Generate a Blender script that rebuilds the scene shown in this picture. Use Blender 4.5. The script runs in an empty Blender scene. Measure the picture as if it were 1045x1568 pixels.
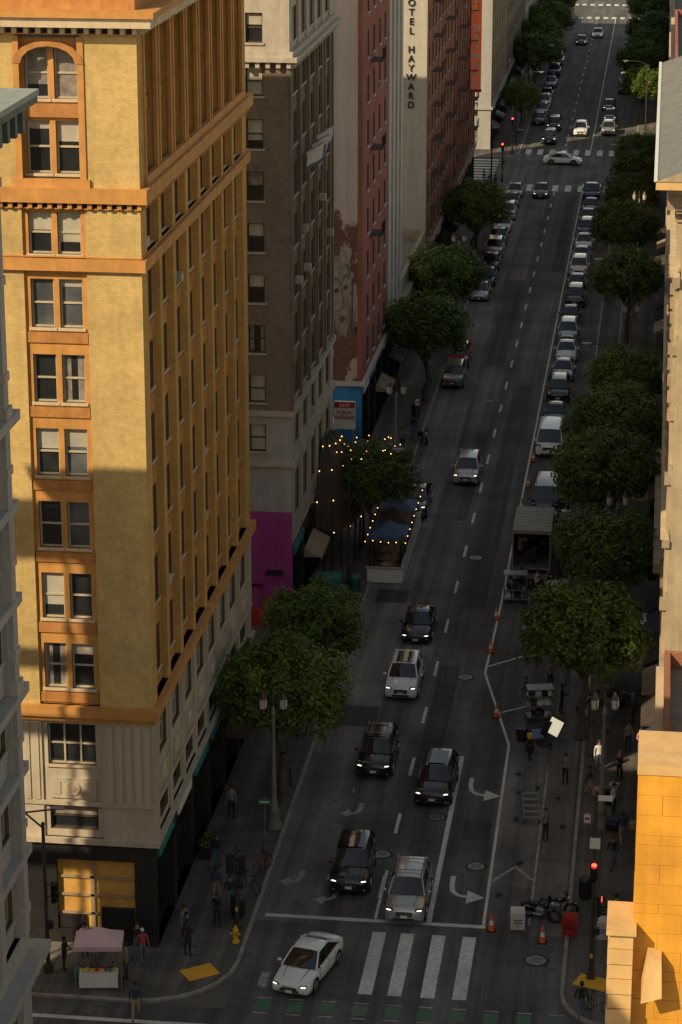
import bpy, math, random
from mathutils import Vector, Matrix, noise
R=random.Random(11)
scene=bpy.context.scene
rad=math.radians
# ---------------------------------------------------------------- materials
def newmat(name):
    m=bpy.data.materials.new(name); m.use_nodes=True
    nt=m.node_tree; return m,nt,nt.nodes['Principled BSDF']
def nd(nt,t,**k):
    n=nt.nodes.new(t)
    for a,b in k.items(): setattr(n,a,b)
    return n
def mapcoord(nt,kind='Object',sc=(1,1,1)):
    tc=nd(nt,'ShaderNodeTexCoord'); mp=nd(nt,'ShaderNodeMapping'); mp.inputs['Scale'].default_value=sc
    nt.links.new(tc.outputs[kind],mp.inputs[0]); return mp.outputs[0]
def noisef(nt,vec,scale,detail=4,rough=.6):
    n=nd(nt,'ShaderNodeTexNoise'); n.inputs['Scale'].default_value=scale; n.inputs['Detail'].default_value=detail; n.inputs['Roughness'].default_value=rough
    nt.links.new(vec,n.inputs['Vector']); return n.outputs['Fac']
def ramp(nt,fac,a,b,lo=0.,hi=1.):
    n=nd(nt,'ShaderNodeMapRange'); n.inputs[1].default_value=a; n.inputs[2].default_value=b; n.inputs[3].default_value=lo; n.inputs[4].default_value=hi
    nt.links.new(fac,n.inputs[0]); return n.outputs[0]
def mixc(nt,f,a,b,mode='MIX'):
    n=nd(nt,'ShaderNodeMix',data_type='RGBA',blend_type=mode)
    for i,v in ((0,f),(6,a),(7,b)):
        if isinstance(v,(int,float)): n.inputs[i].default_value=v
        elif isinstance(v,tuple): n.inputs[i].default_value=(*v[:3],1)
        else: nt.links.new(v,n.inputs[i])
    return n.outputs[2]
def mul(nt,a,b):
    n=nd(nt,'ShaderNodeMath',operation='MULTIPLY')
    for i,v in enumerate((a,b)):
        if isinstance(v,(int,float)): n.inputs[i].default_value=v
        else: nt.links.new(v,n.inputs[i])
    return n.outputs[0]
def M(name,col,rough=.7,metal=0.,var=.2,scale=1.5,coat=0.,emit=0.,streak=0.,bump=0.,spec=.5):
    m,nt,p=newmat(name)
    p.inputs['Roughness'].default_value=rough; p.inputs['Metallic'].default_value=metal
    p.inputs['Coat Weight'].default_value=coat; p.inputs['Coat Roughness'].default_value=.05
    p.inputs['Specular IOR Level'].default_value=spec
    v=mapcoord(nt)
    f=noisef(nt,v,scale)
    c=mixc(nt,ramp(nt,f,.25,.75),tuple(x*(1-var) for x in col),tuple(min(1,x*(1+var)) for x in col))
    if streak:
        g=noisef(nt,mapcoord(nt,'Object',(2.2,2.2,.12)),1.,5,.7)
        c=mixc(nt,ramp(nt,g,.45,.75,0,streak),c,tuple(x*.25 for x in col))
    nt.links.new(c,p.inputs['Base Color'])
    if emit:
        p.inputs['Emission Color'].default_value=(*col,1); p.inputs['Emission Strength'].default_value=emit
    if bump:
        b=nd(nt,'ShaderNodeBump'); b.inputs['Strength'].default_value=bump; b.inputs['Distance'].default_value=.02
        nt.links.new(noisef(nt,v,scale*12),b.inputs['Height']); nt.links.new(b.outputs[0],p.inputs['Normal'])
    return m
def brick(name,c1,c2,mortar,bw=.26,rh=.085,var=.25,streak=.35,rough=.85):
    m,nt,p=newmat(name); p.inputs['Roughness'].default_value=rough
    p.inputs['Specular IOR Level'].default_value=.25
    tc=nd(nt,'ShaderNodeTexCoord')
    b=nd(nt,'ShaderNodeTexBrick'); b.inputs['Color1'].default_value=(*c1,1); b.inputs['Color2'].default_value=(*c2,1); b.inputs['Mortar'].default_value=(*mortar,1)
    b.inputs['Scale'].default_value=1; b.inputs['Mortar Size'].default_value=.012; b.inputs['Brick Width'].default_value=bw; b.inputs['Row Height'].default_value=rh
    nt.links.new(tc.outputs['UV'],b.inputs['Vector'])
    v=mapcoord(nt)
    f=noisef(nt,v,.35,6,.65)
    c=mixc(nt,1.,b.outputs['Color'],mixc(nt,ramp(nt,f,.3,.7),(1-var,)*3,(1+var*.4,)*3),'MULTIPLY')
    f2=noisef(nt,v,3.5,5,.7)
    c=mixc(nt,1.,c,mixc(nt,ramp(nt,f2,.3,.7),(.84,.82,.8),(1.08,1.08,1.08)),'MULTIPLY')
    g=noisef(nt,mapcoord(nt,'Object',(1.6,1.6,.1)),1.,5,.7)
    c=mixc(nt,ramp(nt,g,.48,.8,0,streak),c,(.06,.045,.03))
    nt.links.new(c,p.inputs['Base Color'])
    bp=nd(nt,'ShaderNodeBump'); bp.inputs['Strength'].default_value=.4; bp.inputs['Distance'].default_value=.01
    nt.links.new(b.outputs['Fac'],bp.inputs['Height']); bp.invert=True
    nt.links.new(bp.outputs[0],p.inputs['Normal'])
    return m
def glassmat(name,col=(.012,.014,.016),rough=.06):
    m,nt,p=newmat(name); p.inputs['Roughness'].default_value=rough
    v=mapcoord(nt); f=noisef(nt,v,.6)
    nt.links.new(mixc(nt,ramp(nt,f,.35,.65),col,tuple(x*2.2 for x in col)),p.inputs['Base Color'])
    p.inputs['Specular IOR Level'].default_value=.8
    b=nd(nt,'ShaderNodeBump'); b.inputs['Strength'].default_value=.12; b.inputs['Distance'].default_value=.05
    nt.links.new(noisef(nt,v,.9,2),b.inputs['Height']); nt.links.new(b.outputs[0],p.inputs['Normal'])
    return m
def roadmat(name,base,tint=(1,1,1),crack=.5,joint=0.):
    m,nt,p=newmat(name); p.inputs['Roughness'].default_value=.82; p.inputs['Specular IOR Level'].default_value=.35
    v=mapcoord(nt)
    f=noisef(nt,v,.22,6,.62); f3=noisef(nt,v,9,4,.7)
    g=noisef(nt,mapcoord(nt,'Object',(1.3,.035,1)),1.,4,.6)
    a=tuple(base*t for t in tint)
    c=mixc(nt,ramp(nt,f,.3,.7),tuple(x*.66 for x in a),tuple(x*1.4 for x in a))
    c=mixc(nt,1.,c,mixc(nt,ramp(nt,g,.35,.65),(.62,.62,.64),(1.28,1.26,1.22)),'MULTIPLY')
    c=mixc(nt,1.,c,mixc(nt,ramp(nt,f3,.3,.7),(.85,.85,.85),(1.12,1.12,1.12)),'MULTIPLY')
    vo=nd(nt,'ShaderNodeTexVoronoi',feature='DISTANCE_TO_EDGE'); vo.inputs['Scale'].default_value=.16
    wv=nd(nt,'ShaderNodeVectorMath',operation='ADD'); nn=nd(nt,'ShaderNodeTexNoise'); nn.inputs['Scale'].default_value=.8; nn.inputs['Detail'].default_value=5
    sc=nd(nt,'ShaderNodeVectorMath',operation='SCALE'); sc.inputs['Scale'].default_value=2.5
    nt.links.new(v,nn.inputs['Vector']); nt.links.new(nn.outputs['Color'],sc.inputs[0]); nt.links.new(v,wv.inputs[0]); nt.links.new(sc.outputs[0],wv.inputs[1])
    nt.links.new(wv.outputs[0],vo.inputs['Vector'])
    c=mixc(nt,ramp(nt,vo.outputs['Distance'],0,.014,crack,0),c,tuple(x*.3 for x in a))
    if joint:
        b=nd(nt,'ShaderNodeTexBrick'); b.offset=0; b.inputs['Scale'].default_value=1; b.inputs['Brick Width'].default_value=joint; b.inputs['Row Height'].default_value=joint*1.0; b.inputs['Mortar Size'].default_value=.018
        b.inputs['Color1'].default_value=(1,1,1,1); b.inputs['Color2'].default_value=(.8,.8,.8,1); b.inputs['Mortar'].default_value=(.4,.4,.4,1)
        nt.links.new(v,b.inputs['Vector']); c=mixc(nt,1.,c,b.outputs['Color'],'MULTIPLY')
    sp=nd(nt,'ShaderNodeTexVoronoi'); sp.inputs['Scale'].default_value=.9; nt.links.new(v,sp.inputs['Vector'])
    c=mixc(nt,ramp(nt,sp.outputs['Distance'],.02,.09,.55,0),c,tuple(x*.35 for x in a))
    nt.links.new(c,p.inputs['Base Color'])
    b=nd(nt,'ShaderNodeBump'); b.inputs['Strength'].default_value=.3; b.inputs['Distance'].default_value=.01
    nt.links.new(f3,b.inputs['Height']); nt.links.new(b.outputs[0],p.inputs['Normal'])
    return m
def paintmat(name,col,wear=.5):
    m,nt,p=newmat(name); p.inputs['Roughness'].default_value=.7
    v=mapcoord(nt); f=noisef(nt,v,4.,8,.75); g=noisef(nt,v,.4,3,.5)
    c=mixc(nt,ramp(nt,f,.38,.62,wear,0),col,(.12,.118,.11))
    c=mixc(nt,ramp(nt,g,.4,.7,0,.35),c,(.18,.175,.17))
    nt.links.new(c,p.inputs['Base Color']); return m

m_asph=roadmat('asphalt',.105,(1,.975,.94))
m_asph2=roadmat('asphalt_cross',.085,(1,.98,.95))
m_conc=roadmat('road_concrete',.19,(1,.965,.91),.5,3.6)
m_patch=roadmat('asphalt_patch',.06)
m_patchl=roadmat('asphalt_patch_pale',.15,(1,.97,.93))
m_walk=roadmat('sidewalk_concrete',.13,(1,.91,.80),.3,1.5)
m_kerb=M('kerb_concrete',(.27,.25,.21),.8,var=.35,scale=2)
m_ground=M('ground_dirt',(.11,.10,.09),.9)
m_white=paintmat('road_paint_white',(.80,.79,.75),.45)
m_white2=paintmat('road_paint_worn',(.52,.51,.48),.85)
m_green=paintmat('road_paint_green',(.03,.17,.08),.6)
m_yel=M('tactile_yellow',(.80,.42,.03),.7,var=.15)
m_ochre=brick('ochre_brick',(.66,.47,.19),(.59,.42,.165),(.50,.37,.16),streak=.22)
m_ochreE=brick('ochre_brick_warm_bounce',(.68,.40,.125),(.60,.345,.10),(.50,.31,.1),streak=.25)  # same ochre brick, made more orange to paint in warm bounced light
m_terra=M('terracotta_trim',(.52,.25,.065),.7,var=.22,scale=1.2,streak=.3)
m_terraD=M('terracotta_spandrel',(.43,.19,.05),.7,var=.25,scale=2,streak=.35)
m_stone=M('cream_stone',(.48,.41,.31),.8,var=.15,scale=.8,streak=.3,bump=.2)
m_sill=M('pale_sill',(.56,.45,.30),.75,streak=.2)
m_gbrick=brick('grey_brown_brick',(.24,.185,.135),(.19,.145,.105),(.22,.185,.15),streak=.3)
m_gstone=M('grey_stone',(.43,.38,.31),.8,var=.15,streak=.35)
m_lgrey=M('light_grey_render',(.36,.345,.32),.8,var=.12,streak=.3)
m_magenta=M('magenta_paint',(.34,.045,.25),.7,var=.15,streak=.3)
m_redbr=brick('red_brick',(.42,.125,.10),(.35,.095,.075),(.32,.19,.16),streak=.25)
m_redbr2=brick('brown_red_brick',(.38,.15,.085),(.30,.11,.065),(.28,.17,.12),streak=.35)
m_whitew=M('white_render',(.55,.51,.46),.8,var=.1,streak=.3)
m_beige=M('beige_render',(.43,.40,.33),.8,var=.1,streak=.3)
m_tan=M('tan_stone',(.36,.28,.19),.8,var=.2,streak=.4)
m_cream=M('cream_terracotta',(.42,.33,.22),.7,var=.25,streak=.45,scale=.9,bump=.3)
m_gold=M('gold_terracotta_wall',(.70,.33,.035),.6,var=.22,scale=.7,streak=.25,bump=.3)
m_gold2=M('pale_gold_terracotta',(.66,.42,.18),.65,var=.15,streak=.2)
m_dark=M('dark_storefront',(.022,.02,.02),.45,var=.3)
m_black=M('black_metal',(.015,.015,.015),.45)
m_iron=M('rusty_iron',(.07,.035,.025),.7)
m_blackm=M('matt_black',(.012,.012,.012),.9)
m_fabric=M('brown_awning_fabric',(.07,.05,.04),.9,var=.3)
m_ply=M('plywood_panel',(.58,.32,.07),.7,var=.25)
m_frame=M('window_frame_cream',(.46,.39,.27),.6)
m_frameD=M('window_frame_dark',(.06,.045,.03),.6)
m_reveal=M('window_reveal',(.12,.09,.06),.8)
m_blind=M('roller_blind',(.42,.39,.32),.25,var=.25,scale=.7,coat=.6)
m_curt=M('curtain',(.24,.21,.18),.3,var=.5,scale=3,coat=.6)
m_glass=glassmat('window_glass')
m_glassb=glassmat('window_glass_pale',(.06,.065,.07),.1)
m_roof=M('flat_roof',(.16,.15,.14),.9,var=.25)
m_copper=M('patina_copper',(.09,.12,.11),.6,var=.35,streak=.4)
m_copperL=M('pale_copper_top',(.26,.30,.29),.5,var=.2)
m_metalroof=M('metal_cornice_top',(.34,.38,.40),.4,metal=.3,var=.15)
m_awn=M('dark_awning',(.04,.045,.065),.8)
m_blue=M('blue_mural',(.03,.22,.48),.7,var=.5,scale=.6)
m_oran=M('neon_orange_sign',(.75,.14,.035),.5,emit=.16)
m_signw=M('sign_white',(.72,.70,.66),.6,var=.06)
m_red=M('red_paint',(.45,.03,.025),.5)
m_steel=M('galvanised_steel',(.28,.28,.27),.45,metal=.6,var=.15)
m_bronze=M('lamp_post_bronze',(.07,.065,.05),.5,metal=.4,var=.3)
m_lampg=M('lamp_glass_globe',(.55,.52,.45),.2,var=.05)
m_conc2=M('pole_concrete',(.2,.18,.15),.8)
m_pink=M('canopy_fabric_pink',(.66,.45,.47),.85,var=.08)
m_cone=M('cone_orange',(.80,.10,.02),.5)
m_hyd=M('hydrant_yellow',(.62,.42,.02),.5)
m_rubber=M('tyre_rubber',(.015,.015,.015),.85)
m_rim=M('wheel_alloy',(.4,.4,.4),.3,metal=.8,var=.05)
m_carglass=glassmat('car_glass',(.01,.012,.014),.04)
m_head=M('headlight',(1,.93,.8),.2,emit=1.6,var=.02)
m_headoff=M('headlight_unlit',(.5,.5,.5),.1,coat=1,var=.02)
m_tail=M('tail_light',(.4,.01,.01),.2,coat=1)
m_sig=M('signal_red_lamp',(1,.04,.02),.3,emit=8,var=.01)
m_film=M('film_light_panel',(.8,.72,.52),.6,emit=.7,var=.05)
m_bulb=M('string_bulb',(1,.5,.15),.3,emit=4,var=.01)
m_skin=M('skin',(.35,.2,.13),.6,var=.05); m_skin2=M('skin_dark',(.13,.07,.045),.6,var=.05)
m_hair=M('hair',(.02,.014,.01),.7)
m_wood=M('raw_wood',(.35,.25,.14),.8)
m_teal=M('teal_box',(.03,.22,.2),.6)
m_signg=M('street_sign_green',(.02,.2,.09),.5)
m_signb=M('street_sign_blue',(.12,.22,.35),.5)
m_tentb=M('tent_fabric_blue',(.07,.13,.24),.8)
m_mface=M('mural_pale_face_paint',(.36,.31,.28),.85,var=.45,scale=2.,streak=.6)
m_mhair=M('mural_dark_hair_paint',(.16,.085,.07),.85,var=.5,scale=2)
m_mline=M('mural_line_paint',(.10,.07,.06),.85,var=.5,scale=3)
def paint(name,c,metal=.25,r=.3): return M('paint_'+name,c,r,metal=metal,var=.02,coat=1.)
PA={'white':paint('white',(.78,.78,.76),0),'black':paint('black',(.008,.008,.009),.1),'silver':paint('silver',(.46,.46,.45),.6),'grey':paint('grey',(.10,.10,.105),.5),
 'red':paint('red',(.36,.02,.02),.2),'blue':paint('blue',(.03,.06,.14),.4),'dark':paint('charcoal',(.03,.03,.032),.4),'sand':paint('sand',(.25,.22,.18),.4)}
def flaked():
    m,nt,p=newmat('flaked_render_over_brick'); p.inputs['Roughness'].default_value=.85
    tc=nd(nt,'ShaderNodeTexCoord'); b=nd(nt,'ShaderNodeTexBrick'); b.inputs['Scale'].default_value=1; b.inputs['Brick Width'].default_value=.3; b.inputs['Row Height'].default_value=.12; b.inputs['Mortar Size'].default_value=.015
    b.inputs['Color1'].default_value=(.22,.085,.06,1); b.inputs['Color2'].default_value=(.12,.05,.04,1); b.inputs['Mortar'].default_value=(.18,.13,.11,1)
    nt.links.new(tc.outputs['UV'],b.inputs['Vector'])
    v=mapcoord(nt); f=noisef(nt,v,.55,8,.7); f2=noisef(nt,v,.2,3,.5); f4=noisef(nt,mapcoord(nt,'Object',(.9,.9,.5)),.9,7,.62)
    sx=nd(nt,'ShaderNodeSeparateXYZ'); nt.links.new(v,sx.inputs[0])
    a=nd(nt,'ShaderNodeMath',operation='MULTIPLY_ADD'); a.inputs[1].default_value=5.; nt.links.new(f,a.inputs[0]); nt.links.new(sx.outputs[2],a.inputs[2])
    a2=nd(nt,'ShaderNodeMath',operation='MULTIPLY_ADD'); a2.inputs[1].default_value=.6; nt.links.new(sx.outputs[0],a2.inputs[0]); nt.links.new(a.outputs[0],a2.inputs[2])
    mask=ramp(nt,a2.outputs[0],7.1,7.3)
    flk=ramp(nt,f4,.53,.545,0,1)
    mm=nd(nt,'ShaderNodeMath',operation='MAXIMUM'); nt.links.new(mask,mm.inputs[0]); nt.links.new(mul(nt,flk,.7),mm.inputs[1])
    rc=mixc(nt,ramp(nt,f2,.3,.7),(.54,.45,.42),(.64,.56,.51))
    g=noisef(nt,mapcoord(nt,'Object',(1.2,1.2,.07)),1.,6,.7)
    rc=mixc(nt,ramp(nt,g,.45,.75,0,.5),rc,(.32,.24,.21))
    nt.links.new(mixc(nt,mm.outputs[0],b.outputs['Color'],rc),p.inputs['Base Color'])
    return m
m_flaked=flaked()
def leafmat():
    m,nt,p=newmat('ficus_foliage'); p.inputs['Roughness'].default_value=.5; p.inputs['Specular IOR Level'].default_value=.35
    v=mapcoord(nt); f=noisef(nt,v,.9,3,.5); g=nd(nt,'ShaderNodeNewGeometry')
    oi=nd(nt,'ShaderNodeObjectInfo')
    c=mixc(nt,ramp(nt,f,.35,.65),(.05,.095,.016),(.12,.19,.028))
    c=mixc(nt,1.,c,mixc(nt,g.outputs['Random Per Island'],(.55,.6,.5),(1.55,1.5,1.25)),'MULTIPLY')
    c=mixc(nt,1.,c,mixc(nt,oi.outputs['Random'],(.82,.85,.8),(1.15,1.05,1.0)),'MULTIPLY')
    nt.links.new(c,p.inputs['Base Color'])
    tr=nd(nt,'ShaderNodeBsdfTranslucent'); nt.links.new(mixc(nt,1.,c,(1.6,1.7,.7),'MULTIPLY'),tr.inputs[0])
    mx=nd(nt,'ShaderNodeMixShader'); mx.inputs[0].default_value=.25
    out=nt.nodes['Material Output']; nt.links.new(p.outputs[0],mx.inputs[1]); nt.links.new(tr.outputs[0],mx.inputs[2]); nt.links.new(mx.outputs[0],out.inputs[0])
    return m
m_leaf=leafmat(); m_bark=M('bark',(.10,.08,.06),.9,var=.4,scale=5,bump=.4)
# ---------------------------------------------------------------- mesh builder
class MB:
    def __init__(s): s.v=[];s.f=[];s.m=[];s.s=[];s.mats=[]
    def mi(s,mat):
        if mat not in s.mats: s.mats.append(mat)
        return s.mats.index(mat)
    def face(s,pts,mat,sm=False):
        i=len(s.v); s.v.extend([tuple(p) for p in pts]); s.f.append(tuple(range(i,i+len(pts)))); s.m.append(s.mi(mat)); s.s.append(sm)
    def mesh(s,vs,fs,mat,sm=False):
        i=len(s.v); s.v.extend([tuple(p) for p in vs]); k=s.mi(mat)
        for f in fs: s.f.append(tuple(i+j for j in f)); s.m.append(k); s.s.append(sm)
    def box(s,x0,x1,y0,y1,z0,z1,mat):
        s.mesh([(x0,y0,z0),(x1,y0,z0),(x1,y1,z0),(x0,y1,z0),(x0,y0,z1),(x1,y0,z1),(x1,y1,z1),(x0,y1,z1)],
          [(0,3,2,1),(4,5,6,7),(0,1,5,4),(1,2,6,5),(2,3,7,6),(3,0,4,7)],mat)
    def cb(s,c,d,mat,rz=0,rx=0,ry=0,bev=0):
        Mx=Matrix.Translation(c)@Matrix.Rotation(rz,4,'Z')@Matrix.Rotation(ry,4,'Y')@Matrix.Rotation(rx,4,'X')
        h=[x/2 for x in d]
        if bev<=0:
            vs=[Mx@Vector((sx*h[0],sy*h[1],sz*h[2])) for sz in(-1,1) for sx,sy in((-1,-1),(1,-1),(1,1),(-1,1))]
            s.mesh(vs,[(0,3,2,1),(4,5,6,7),(0,1,5,4),(1,2,6,5),(2,3,7,6),(3,0,4,7)],mat)
        else:
            b=min(bev,min(h)*.9); secs=[]
            for z,i in((-h[2],b),(-h[2]+b,0),(h[2]-b,0),(h[2],b)):
                X=h[0]-i;Y=h[1]-i
                secs.append([Mx@Vector(q) for q in((-X+b,-Y,z),(X-b,-Y,z),(X,-Y+b,z),(X,Y-b,z),(X-b,Y,z),(-X+b,Y,z),(-X,Y-b,z),(-X,-Y+b,z))])
            s.loft(secs,mat,loop=True)
    def loft(s,secs,mat,sm=False,loop=False,cap=True):
        n=len(secs[0]); vs=[p for q in secs for p in q]; fs=[]
        for i in range(len(secs)-1):
            for j in range(n if loop else n-1):
                k=(j+1)%n; fs.append((i*n+j,i*n+k,(i+1)*n+k,(i+1)*n+j))
        s.mesh(vs,fs,mat,sm)
        if cap: s.face(secs[0][::-1],mat); s.face(secs[-1],mat)
    def cyl(s,p0,p1,r0,r1,mat,n=8,sm=True,cap=True):
        p0=Vector(p0);p1=Vector(p1);d=(p1-p0).normalized()
        a=d.orthogonal().normalized();b=d.cross(a)
        secs=[[p+a*(r*math.cos(2*math.pi*i/n))+b*(r*math.sin(2*math.pi*i/n)) for i in range(n)] for p,r in((p0,r0),(p1,r1))]
        s.loft(secs,mat,sm,True,cap)
    def tube(s,pts,r,mat,n=6):
        for a,b in zip(pts[:-1],pts[1:]): s.cyl(a,b,r,r,mat,n)
    def lathe(s,prof,c,mat,n=12,sm=True):
        secs=[[(c[0]+r*math.cos(2*math.pi*i/n),c[1]+r*math.sin(2*math.pi*i/n),c[2]+z) for i in range(n)] for r,z in prof]
        s.loft(secs,mat,sm,True,True)
    def sph(s,c,r,mat,n=10,m=6):
        if not isinstance(r,tuple): r=(r,r,r)
        secs=[]
        for j in range(m+1):
            t=math.pi*j/m; q=max(math.sin(t),.02)
            secs.append([(c[0]+r[0]*q*math.cos(2*math.pi*i/n),c[1]+r[1]*q*math.sin(2*math.pi*i/n),c[2]-r[2]*math.cos(t)) for i in range(n)])
        s.loft(secs,mat,True,True,True)
    def data(s,name):
        me=bpy.data.meshes.new(name); me.from_pydata(s.v,[],s.f)
        for m in s.mats: me.materials.append(m)
        me.polygons.foreach_set('material_index',s.m); me.polygons.foreach_set('use_smooth',s.s)
        uv=me.uv_layers.new(name='UVMap'); out=[]
        for p in me.polygons:
            n=p.normal; ax=max(range(3),key=lambda i:abs(n[i]))
            for vi in p.vertices:
                c=s.v[vi]
                out+= (c[1],c[2]) if ax==0 else ((c[0],c[2]) if ax==1 else (c[0],c[1]))
        uv.data.foreach_set('uv',out); me.update(); return me
def put(name,me,loc=(0,0,0),rz=0,sc=1,parent=None):
    if isinstance(me,MB): me=me.data(name)
    o=bpy.data.objects.new(name,me); scene.collection.objects.link(o)
    o.location=loc; o.rotation_euler=(0,0,rz); o.scale=(sc,sc,sc) if not isinstance(sc,tuple) else sc
    if parent: o.parent=parent
    return o
def empty(name,loc=(0,0,0)):
    o=bpy.data.objects.new(name,None); scene.collection.objects.link(o); o.location=loc; o.empty_display_size=.5; return o
def text(name,s,loc,size,mat,rot,parent,space=1.,ext=.02,line=1.,off=0.):
    c=bpy.data.curves.new(name,'FONT'); c.body=s; c.size=size; c.extrude=ext; c.align_x='CENTER'; c.align_y='TOP'; c.space_line=line; c.space_character=space; c.offset=off
    c.materials.append(mat); o=bpy.data.objects.new(name,c); scene.collection.objects.link(o); o.location=loc; o.rotation_euler=rot; o.parent=parent; return o
def letters(s,x,y,ztop,pitch,size,mat,parent,off=.0):
    for i,ch in enumerate(s):
        if ch!=' ': text('letter_'+ch.lower(),ch,(x,y,ztop-i*pitch),size,mat,(rad(90),0,0),parent,off=off,ext=.03)
# ---------------------------------------------------------------- facades
class Fac:
    def __init__(s,P,o,U,N): s.P=P;s.o=Vector((*o,0));s.U=Vector((*U,0));s.N=Vector((*N,0))
    def pt(s,u,z,d=0): p=s.o+s.U*u-s.N*d; return (p.x,p.y,z)
    def q(s,part,u0,u1,z0,z1,d,mat): s.P[part].face([s.pt(u0,z0,d),s.pt(u1,z0,d),s.pt(u1,z1,d),s.pt(u0,z1,d)],mat)
    def bx(s,part,u0,u1,z0,z1,d0,d1,mat):
        v=[s.pt(u,z,d) for z in(z0,z1) for u,d in((u0,d0),(u1,d0),(u1,d1),(u0,d1))]
        s.P[part].mesh(v,[(0,3,2,1),(4,5,6,7),(0,1,5,4),(1,2,6,5),(2,3,7,6),(3,0,4,7)],mat)
    def jamb(s,part,u0,u1,z0,z1,d0,d1,mat,sides='lrtb'):
        P=s.P[part]
        if 'l' in sides: P.face([s.pt(u0,z0,d0),s.pt(u0,z0,d1),s.pt(u0,z1,d1),s.pt(u0,z1,d0)],mat)
        if 'r' in sides: P.face([s.pt(u1,z0,d0),s.pt(u1,z0,d1),s.pt(u1,z1,d1),s.pt(u1,z1,d0)],mat)
        if 't' in sides: P.face([s.pt(u0,z1,d0),s.pt(u1,z1,d0),s.pt(u1,z1,d1),s.pt(u0,z1,d1)],mat)
        if 'b' in sides: P.face([s.pt(u0,z0,d0),s.pt(u1,z0,d0),s.pt(u1,z0,d1),s.pt(u0,z0,d1)],mat)
    def win(s,u0,u1,z0,z1,d,fr=None,rev=None,sill=None,dep=.24):
        fr=fr or m_frame
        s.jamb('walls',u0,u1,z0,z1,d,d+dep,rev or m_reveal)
        g=d+dep
        s.q('windows',u0,u1,z0,z1,g,m_glassb if R.random()<.12 else m_glass)
        t=.07; a=g-.07;b=g-.004
        for c in((u0,u0+t,z0,z1),(u1-t,u1,z0,z1),(u0+t,u1-t,z1-t,z1),(u0+t,u1-t,z0,z0+t),(u0+t,u1-t,(z0+z1)/2-.04,(z0+z1)/2+.04)):
            s.bx('window_frames',*c,a,b,fr)
        r=R.random()
        if r<.42:
            h=(z1-z0-.14)*R.choice([.15,.25,.4,.45,.5,.75,1.]); s.q('blinds',u0+t,u1-t,z1-t-h,z1-t,g-.012,m_blind if R.random()<.75 else m_curt)
        elif r<.62:
            w=(u1-u0)*R.uniform(.15,.3); s.q('blinds',u0+t,u0+t+w,z0+t,z1-t,g-.012,m_curt); s.q('blinds',u1-t-w,u1-t,z0+t,z1-t,g-.012,m_curt)
        if R.random()<.03: s.bx('window_frames',u0+.15,u0+.75,z0+t,z0+.48,d-.25,g-.08,m_gstone)
        if sill: s.bx('trim',u0-.1,u1+.1,z0-.12,z0,d-.09,d+.05,sill)
    def strip(s,W,z0,z1,bays,wall,bay=None,rec=.12,caps='',fr=None,sill=None,rev=None):
        u=0
        for b in bays:
            b0,b1,wins=b
            s.q('walls',u,b0,z0,z1,0,wall)
            mt=bay or wall; r=rec if bay else 0
            if r: s.jamb('walls',b0,b1,z0,z1,0,r,wall,'lr'+caps)
            if not wins: s.q('walls',b0,b1,z0,z1,r,mt)
            else:
                S=wins[0][2];H=wins[0][3]
                s.q('walls',b0,b1,z0,S,r,mt); s.q('walls',b0,b1,H,z1,r,mt)
                x=b0
                for w in wins:
                    s.q('walls',x,w[0],S,H,r,mt); s.win(w[0],w[1],S,H,r,fr,rev,sill); x=w[1]
                s.q('walls',x,b1,S,H,r,mt)
            u=b1
        s.q('walls',u,W,z0,z1,0,wall)
def parts(): return {k:MB() for k in('walls','windows','window_frames','blinds','trim','roof','details')}
def finish(name,P,extra=None):
    e=empty(name)
    for k,mb in P.items():
        if mb.f: put(k,mb,parent=e)
    return e
def bays_even(W,n,ww,nw=1,z0=0,z1=0,gap=.25,margin=.6,mull=.18):
    out=[]; sp=(W-2*margin)/n
    for i in range(n):
        c=margin+sp*(i+.5); tot=nw*ww+(nw-1)*mull
        a=c-tot/2; out.append((a-gap,a+tot+gap,[(a+j*(ww+mull),a+j*(ww+mull)+ww,z0,z1) for j in range(nw)]))
    return out
def shift(b,S,H): return [(x0,x1,[(w[0],w[1],S,H) for w in ws]) for x0,x1,ws in b]
def ring(P,part,x0,x1,y0,y1,z0,z1,ov,mat): P[part].box(x0-ov,x1+ov,y0-ov,y1+ov,z0,z1,mat)
def dentils(F,W,z0,z1,d,mat,sp=.45,w=.2,part='trim'):
    n=int(W/sp)
    for i in range(n+1): F.bx(part,i*W/n-w/2,i*W/n+w/2,z0,z1,-d,.02,mat)
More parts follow.
